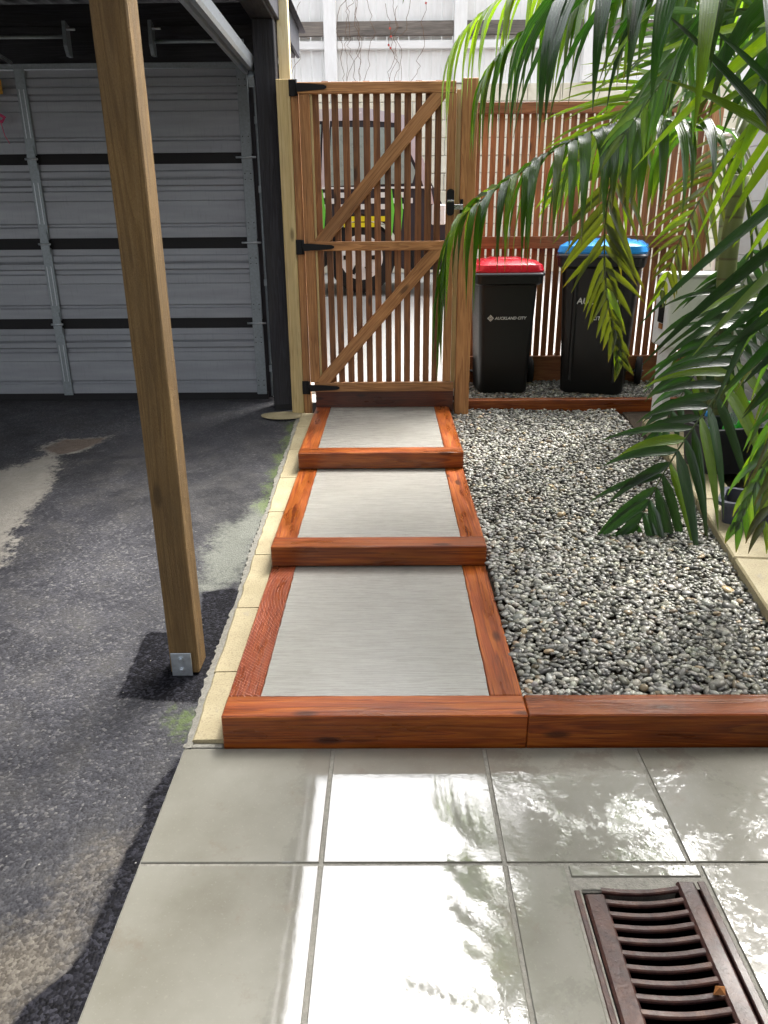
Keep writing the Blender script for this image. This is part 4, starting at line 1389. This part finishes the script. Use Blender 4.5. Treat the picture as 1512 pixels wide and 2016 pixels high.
# neighbouring house up the bank (seen only mirrored in the rain water)
hs_ = empty('neighbour_house', (0, 13, 1.0), 'white weatherboard house up the bank behind the paling fence', 'house')
box('wall', (-9, 13.0, 1.0), (11, 13.3, 8.6), M['paling'], hs_, .01)
for k in range(18):
    box('weatherboard', (-9, 12.975, 4.9 + .2 * k), (11, 12.998, 5.08 + .2 * k), M['paling'], hs_, .004)
for xx in (-5, -.8, 3.4):
    w_ = box('window', (xx, 12.96, 5.7), (xx + 1.4, 12.973, 7.0), M['glass_sky'], hs_, .002)
    box('window_frame', (xx - .07, 12.945, 7.0), (xx + 1.47, 12.975, 7.08), M['white_paint'], hs_, .002)
    box('window_frame', (xx - .07, 12.945, 5.62), (xx + 1.47, 12.975, 5.70), M['white_paint'], hs_, .002)
prism('roof', [(12.4, 8.55), (13.3, 9.0), (16.5, 10.6), (16.5, 10.7), (12.4, 8.72)], 'x', -9.4, 11.4, M['galv_dull'], hs_)


# unseen house behind the frame, its deck added to shade the steps and pavers
hb = empty('house', (1.2, -2.0, 0), 'unseen dark clad house behind the viewer, its upper deck added for shade', 'house')
box('wall', (-.9, -2.3, -.1), (3.2, -2.1, 6.4), M['grey_wood'], hb, .01)
box('deck', (-.72, -2.098, 2.62), (3.2, 1.90, 2.86), M['grey_wood'], hb, .01)
for k in range(5):
    box('deck_joist', (-.6 + .9 * k, -2.09, 2.46), (-.555 + .9 * k, 1.88, 2.618), M['black_wood'], hb, .003)
box('deck_balustrade', (-.72, 1.83, 2.862), (3.2, 1.88, 3.85), M['grey_wood'], hb, .005)

# ------------------------------------------------------------------ palms
def catmull(P, n):
    P = [Vector(p) for p in P]
    P = [P[0] * 2 - P[1]] + P + [P[-1] * 2 - P[-2]]
    out = []
    segs = len(P) - 3
    for i in range(segs):
        a, b, c, d = P[i:i + 4]
        for k in range(n):
            t = k / n
            out.append(.5 * ((2 * b) + (c - a) * t + (2 * a - 5 * b + 4 * c - d) * t * t + (3 * b - a - 3 * c + d) * t ** 3))
    out.append(P[-2])
    return out


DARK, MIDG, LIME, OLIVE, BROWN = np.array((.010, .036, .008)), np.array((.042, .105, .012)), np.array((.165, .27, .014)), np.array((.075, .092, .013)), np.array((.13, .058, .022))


def leaflet_geo(p, d0, nrm, L, W, droop, tint, tip, nseg=7, curl=.25):
    """a V-folded, tapering, drooping leaflet; returns verts, faces, colours"""
    V, C, F = [], [], []
    d = d0.normalized()
    pos = Vector(p)
    for i in range(nseg + 1):
        t = i / nseg
        w = W * (min(1.0, .28 + t * 5.0) if t < .2 else 1.0) * (1 - max(0, (t - .28) / .72) ** 1.5) * .5 + .0008
        s = d.cross(nrm)
        if s.length < 1e-4: s = d.cross(Vector((1, 0, .2)))
        s.normalize()
        n2 = s.cross(d).normalized()
        V += [pos - s * w + n2 * (w * .45), pos.copy(), pos + s * w + n2 * (w * .45)]
        col = tint * (1 - max(0, (t - .72) / .28) ** 1.5 * tip) + BROWN * (max(0, (t - .72) / .28) ** 1.5 * tip)
        C += [col, col * 1.15, col]
        if i < nseg:
            d = (d + Vector((0, 0, -1)) * (droop / nseg) * (.35 + 1.4 * t)).normalized()
            pos = pos + d * (L / nseg)
    for i in range(nseg):
        a = i * 3
        F += [(a, a + 1, a + 4, a + 3), (a + 1, a + 2, a + 5, a + 4)]
    return V, F, C


ACROSS = (-1.0, 0.0, 1.0)


def mesh_tint(name, V, F, C, parent):
    me = bpy.data.meshes.new(name)
    me.from_pydata([tuple(v) for v in V], [], F)
    a = me.attributes.new('tint', 'FLOAT_COLOR', 'POINT')
    arr = np.ones((len(V), 4), np.float32)
    arr[:, :3] = np.array(C)
    a.data.foreach_set('color', arr.reshape(-1))
    b = me.attributes.new('across', 'FLOAT', 'POINT')
    b.data.foreach_set('value', np.tile(np.array(ACROSS, np.float32), len(V) // 3))
    me.polygons.foreach_set('use_smooth', [True] * len(me.polygons))
    me.materials.append(M['leaf'])
    o = bpy.data.objects.new(name, me)
    return link(o, parent)


def frond(palm, ctrl, pairs, L, W, droop, tint, nrm=(0, 0, 1), t0=.2, ang=(58, 28), split=False, tip=.5, sides=(1, -1), jit=.12, rach=.011, lift=0.0, lprof=None, smul=(1.0, 1.0)):
    """one palm leaf: an arching rachis and its rows of leaflets"""
    inv_ = -palm.location
    P = catmull([Vector(p) + inv_ for p in ctrl], 10)
    n = len(P)
    seglen = [0.0]
    for a, b in zip(P, P[1:]): seglen.append(seglen[-1] + (b - a).length)
    tot = seglen[-1]
    bm = tube_bm(bmesh.new(), P, [max(.0018, rach * (1 - .85 * s / tot)) for s in seglen], 6)
    me = bpy.data.meshes.new('frond'); bm.to_mesh(me); bm.free()
    a = me.attributes.new('tint', 'FLOAT_COLOR', 'POINT')
    rc = np.clip(np.array(tint) * .8 + np.array((.05, .055, .01)), 0, 1)
    a.data.foreach_set('color', np.tile(np.array([*rc, 1], np.float32), (len(me.vertices), 1)).reshape(-1))
    me.polygons.foreach_set('use_smooth', [True] * len(me.polygons))
    me.materials.append(M['leaf'])
    fo = bpy.data.objects.new('frond', me); link(fo, palm)
    AV, AF, AC = [], [], []
    up = Vector(nrm).normalized()
    for k in range(pairs):
        t = t0 + (1 - t0) * (k + .5) / pairs
        s = t * tot
        i = max(j for j in range(n) if seglen[j] <= s)
        i = min(i, n - 2)
        u = (s - seglen[i]) / max(1e-6, seglen[i + 1] - seglen[i])
        p = P[i].lerp(P[i + 1], u)
        tg = (P[min(i + 2, n - 1)] - P[max(i - 1, 0)]).normalized()
        side = tg.cross(up).normalized()
        nn = side.cross(tg).normalized()
        q = (t - t0) / (1 - t0)
        ln = L * (lprof(q) if lprof else (.55 + .45 * math.sin(math.pi * min(1, q * 1.25 + .12))) * (1 - .45 * max(0, q - .7) / .3))
        an = R(ang[0] + (ang[1] - ang[0]) * q)
        for sg in sides:
            a_ = an + random.gauss(0, jit)
            d = tg * math.cos(a_) + side * sg * math.sin(a_) + nn * (lift + random.gauss(0, jit * .8))
            tt = np.array(tint) * random.uniform(.65, 1.35)
            r_ = random.random()
            if r_ < .10: tt = tt * .5 + LIME * .6
            elif r_ < .15: tt = tt * .5 + OLIVE * .6
            V, F, C = leaflet_geo(p, d, nn, ln * (smul[0] if sg > 0 else smul[1]) * random.uniform(.82, 1.12), W * random.uniform(.8, 1.15), droop * random.uniform(.7, 1.3), tt, tip if random.random() < .55 else .1)
            if split:
                mesh_tint('leaflet', V, F, C, fo)
            else:
                o_ = len(AV)
                AV += V; AC += C; AF += [tuple(x + o_ for x in f) for f in F]
    if not split:
        tag(mesh_tint('leaflets', AV, AF, AC, fo), kind='stuff')
    return fo


def palm(base, crown, r, label):
    p = empty('palm', base, label, 'palm', 'palms along the white wall')
    b, c = Vector(base), Vector(crown)
    P = [(b.lerp(c, k / 12) - b) + Vector((.03 * math.sin(k * .5), .02 * math.sin(k * .4), 0)) for k in range(13)]
    bm = tube_bm(bmesh.new(), P, [r * (1.25 - .35 * k / 12) for k in range(13)], 12)
    bm_obj('trunk', bm, M['trunk'], p, True)
    return p

CR_A = Vector((1.95, 2.75, 1.95))
CR_B = at(1462, 345, 4.6)
CR_C = at(1470, 215, 5.5)
CR_D = Vector((2.3, 3.5, 2.35))
pa = palm((2.0, 2.8, .10), CR_A, .05, 'nearest palm, mostly beyond the right edge, with fronds hanging over the pebbles')
pb = palm((2.06, 4.75, .22), CR_B, .052, 'middle palm with the long arching frond reaching the gate latch')
pc = palm((2.40, 5.75, .28), CR_C, .05, 'farthest palm, its frond hanging in front of the blue lidded bin')
pd = palm((2.42, 3.55, .14), CR_D, .05, 'tall palm whose fronds hang into the top of the picture')

# --- the crown above the frame, mirrored in the wet pavers and shading the bed
CR_E = Vector((2.25, 4.1, 3.35))
pe = palm((2.46, 4.15, .18), CR_E, .055, 'tallest palm, its crown above the picture, stem behind the middle palm')
for k in range(20):
    a = R(95 + 10.5 * k + random.uniform(-5, 5))
    ln_ = random.uniform(1.25, 1.65)
    hz = random.uniform(.35, .75)
    dx, dy = math.cos(a), math.sin(a)
    frond(pe, [CR_E, CR_E + Vector((dx * ln_ * .3, dy * ln_ * .3, hz * .75)), CR_E + Vector((dx * ln_ * .65, dy * ln_ * .65, hz)), CR_E + Vector((dx * ln_, dy * ln_, hz * .6)), CR_E + Vector((dx * ln_ * 1.2, dy * ln_ * 1.2, hz * .1))],
          34, .55, .052, 1.3, (MIDG, DARK * 1.5, LIME * .7)[k % 3], t0=.18, ang=(60, 28), tip=.3)
# --- middle palm
flat_ = lambda q: .72 + .28 * math.sin(math.pi * min(1, .15 + q * .7))
frond(pb, [CR_B, at(1400, 262, 4.45), at(1300, 236, 4.35), at(1190, 252, 4.3), at(1100, 292, 4.25), at(1010, 350, 4.22), at(940, 400, 4.2), at(900, 445, 4.2), at(884, 505, 4.2), at(880, 560, 4.2)],
      30, .66, .058, 5.0, MIDG * .75, t0=.16, ang=(84, 58), split=True, tip=.7, lift=.18, lprof=flat_)
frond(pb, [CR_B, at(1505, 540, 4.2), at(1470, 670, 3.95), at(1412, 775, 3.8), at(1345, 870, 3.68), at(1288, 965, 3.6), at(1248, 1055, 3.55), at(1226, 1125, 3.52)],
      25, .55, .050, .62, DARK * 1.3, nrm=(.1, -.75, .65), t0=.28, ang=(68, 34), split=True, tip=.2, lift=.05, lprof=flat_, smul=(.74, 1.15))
frond(pb, [CR_B, at(1480, 500, 4.75), at(1440, 600, 4.6), at(1395, 690, 4.5), at(1340, 780, 4.45), at(1290, 860, 4.4)],
      18, .50, .044, .9, DARK * 1.4, nrm=(.2, -.5, .8), t0=.25, ang=(65, 35), tip=.25)
# --- far palm
frond(pc, [CR_C, at(1380, 190, 5.3), at(1290, 235, 5.2), at(1225, 305, 5.15), at(1198, 390, 5.1), at(1190, 480, 5.1), at(1194, 570, 5.1), at(1208, 650, 5.1), at(1222, 715, 5.1)],
      25, .48, .046, .38, OLIVE * .7, nrm=(0, -1, .15), t0=.30, ang=(50, 20), split=True, tip=.5)
frond(pc, [CR_C, at(1430, 60, 5.3), at(1380, 60, 5.2), at(1320, 130, 5.1), at(1270, 220, 5.05), at(1230, 320, 5.0)],
      26, .66, .030, .5, MIDG * 1.2, nrm=(-.2, -1, .2), t0=.15, ang=(50, 28), tip=.3)
frond(pc, [CR_C, at(1400, 150, 5.2), at(1320, 160, 5.1), at(1230, 215, 5.0), at(1150, 300, 4.95), at(1090, 390, 4.9)],
      26, .55, .024, .5, LIME * .8, nrm=(-.1, -1, .5), t0=.2, ang=(42, 22), tip=.3)
frond(pc, [CR_C, at(1440, 280, 5.3), at(1390, 370, 5.2), at(1340, 470, 5.1), at(1300, 580, 5.05)], 20, .42, .028, .8, OLIVE, nrm=(-.1, -1, .3), t0=.15, ang=(55, 25), tip=.6)
# --- tall palm with fronds into the top of the frame
frond(pd, [CR_D, at(1400, -120, 4.2), at(1250, -125, 4.5), at(1130, -85, 4.6), at(1040, -38, 4.6), at(965, 12, 4.6), at(915, 60, 4.6), at(890, 105, 4.6)],
      30, .56, .044, 4.2, LIME * 1.05, t0=.22, ang=(78, 48), split=True, tip=.2, lprof=flat_)
frond(pd, [CR_D, at(1350, -60, 4.0), at(1220, -40, 4.1), at(1120, 0, 4.15), at(1040, 55, 4.2), at(985, 105, 4.2), at(955, 150, 4.2)],
      30, .56, .050, 4.6, MIDG * 1.3, t0=.22, ang=(80, 48), split=True, tip=.75, lprof=flat_)
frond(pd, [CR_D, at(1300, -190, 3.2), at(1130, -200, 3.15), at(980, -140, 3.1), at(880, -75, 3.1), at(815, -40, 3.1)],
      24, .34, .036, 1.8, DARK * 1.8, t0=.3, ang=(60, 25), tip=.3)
frond(pd, [CR_D, at(1420, 20, 3.6), at(1360, 90, 3.7), at(1290, 180, 3.8), at(1220, 280, 3.85)],
      20, .58, .034, .8, MIDG * 1.3, nrm=(-.2, -.8, .6), t0=.15, ang=(50, 25), tip=.3)
# --- nearest palm
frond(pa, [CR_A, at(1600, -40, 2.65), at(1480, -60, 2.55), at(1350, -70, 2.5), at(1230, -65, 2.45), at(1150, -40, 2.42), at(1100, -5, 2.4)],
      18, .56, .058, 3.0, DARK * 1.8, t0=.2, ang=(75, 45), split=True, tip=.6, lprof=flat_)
frond(pa, [CR_A, at(1600, 20, 2.9), at(1575, 110, 2.9), at(1560, 230, 2.9), at(1560, 350, 2.9), at(1550, 440, 2.9)],
      14, .66, .036, .35, LIME * 1.1, nrm=(0, -1, .1), t0=.28, ang=(46, 34), split=True, tip=.15)
frond(pa, [CR_A, at(1600, 330, 2.6), at(1600, 430, 2.55), at(1595, 540, 2.5), at(1590, 660, 2.5), at(1580, 780, 2.5)],
      17, .64, .036, .22, DARK * 1.5, nrm=(0, -1, .2), t0=.36, ang=(68, 46), split=True, tip=.3)
frond(pa, [CR_A, at(1640, 560, 3.0), at(1590, 720, 3.0), at(1540, 850, 3.0), at(1490, 950, 3.0), at(1452, 1040, 3.0)],
      22, .44, .032, 2.0, MIDG, nrm=(-.2, -.6, .7), t0=.2, ang=(52, 22), split=True, tip=.6)
frond(pa, [CR_A, at(1660, 620, 2.8), at(1600, 780, 2.75), at(1545, 920, 2.75), at(1500, 1040, 2.75)],
      20, .44, .026, 1.8, OLIVE * .8, nrm=(-.2, -.7, .6), t0=.2, ang=(48, 22), tip=.7)
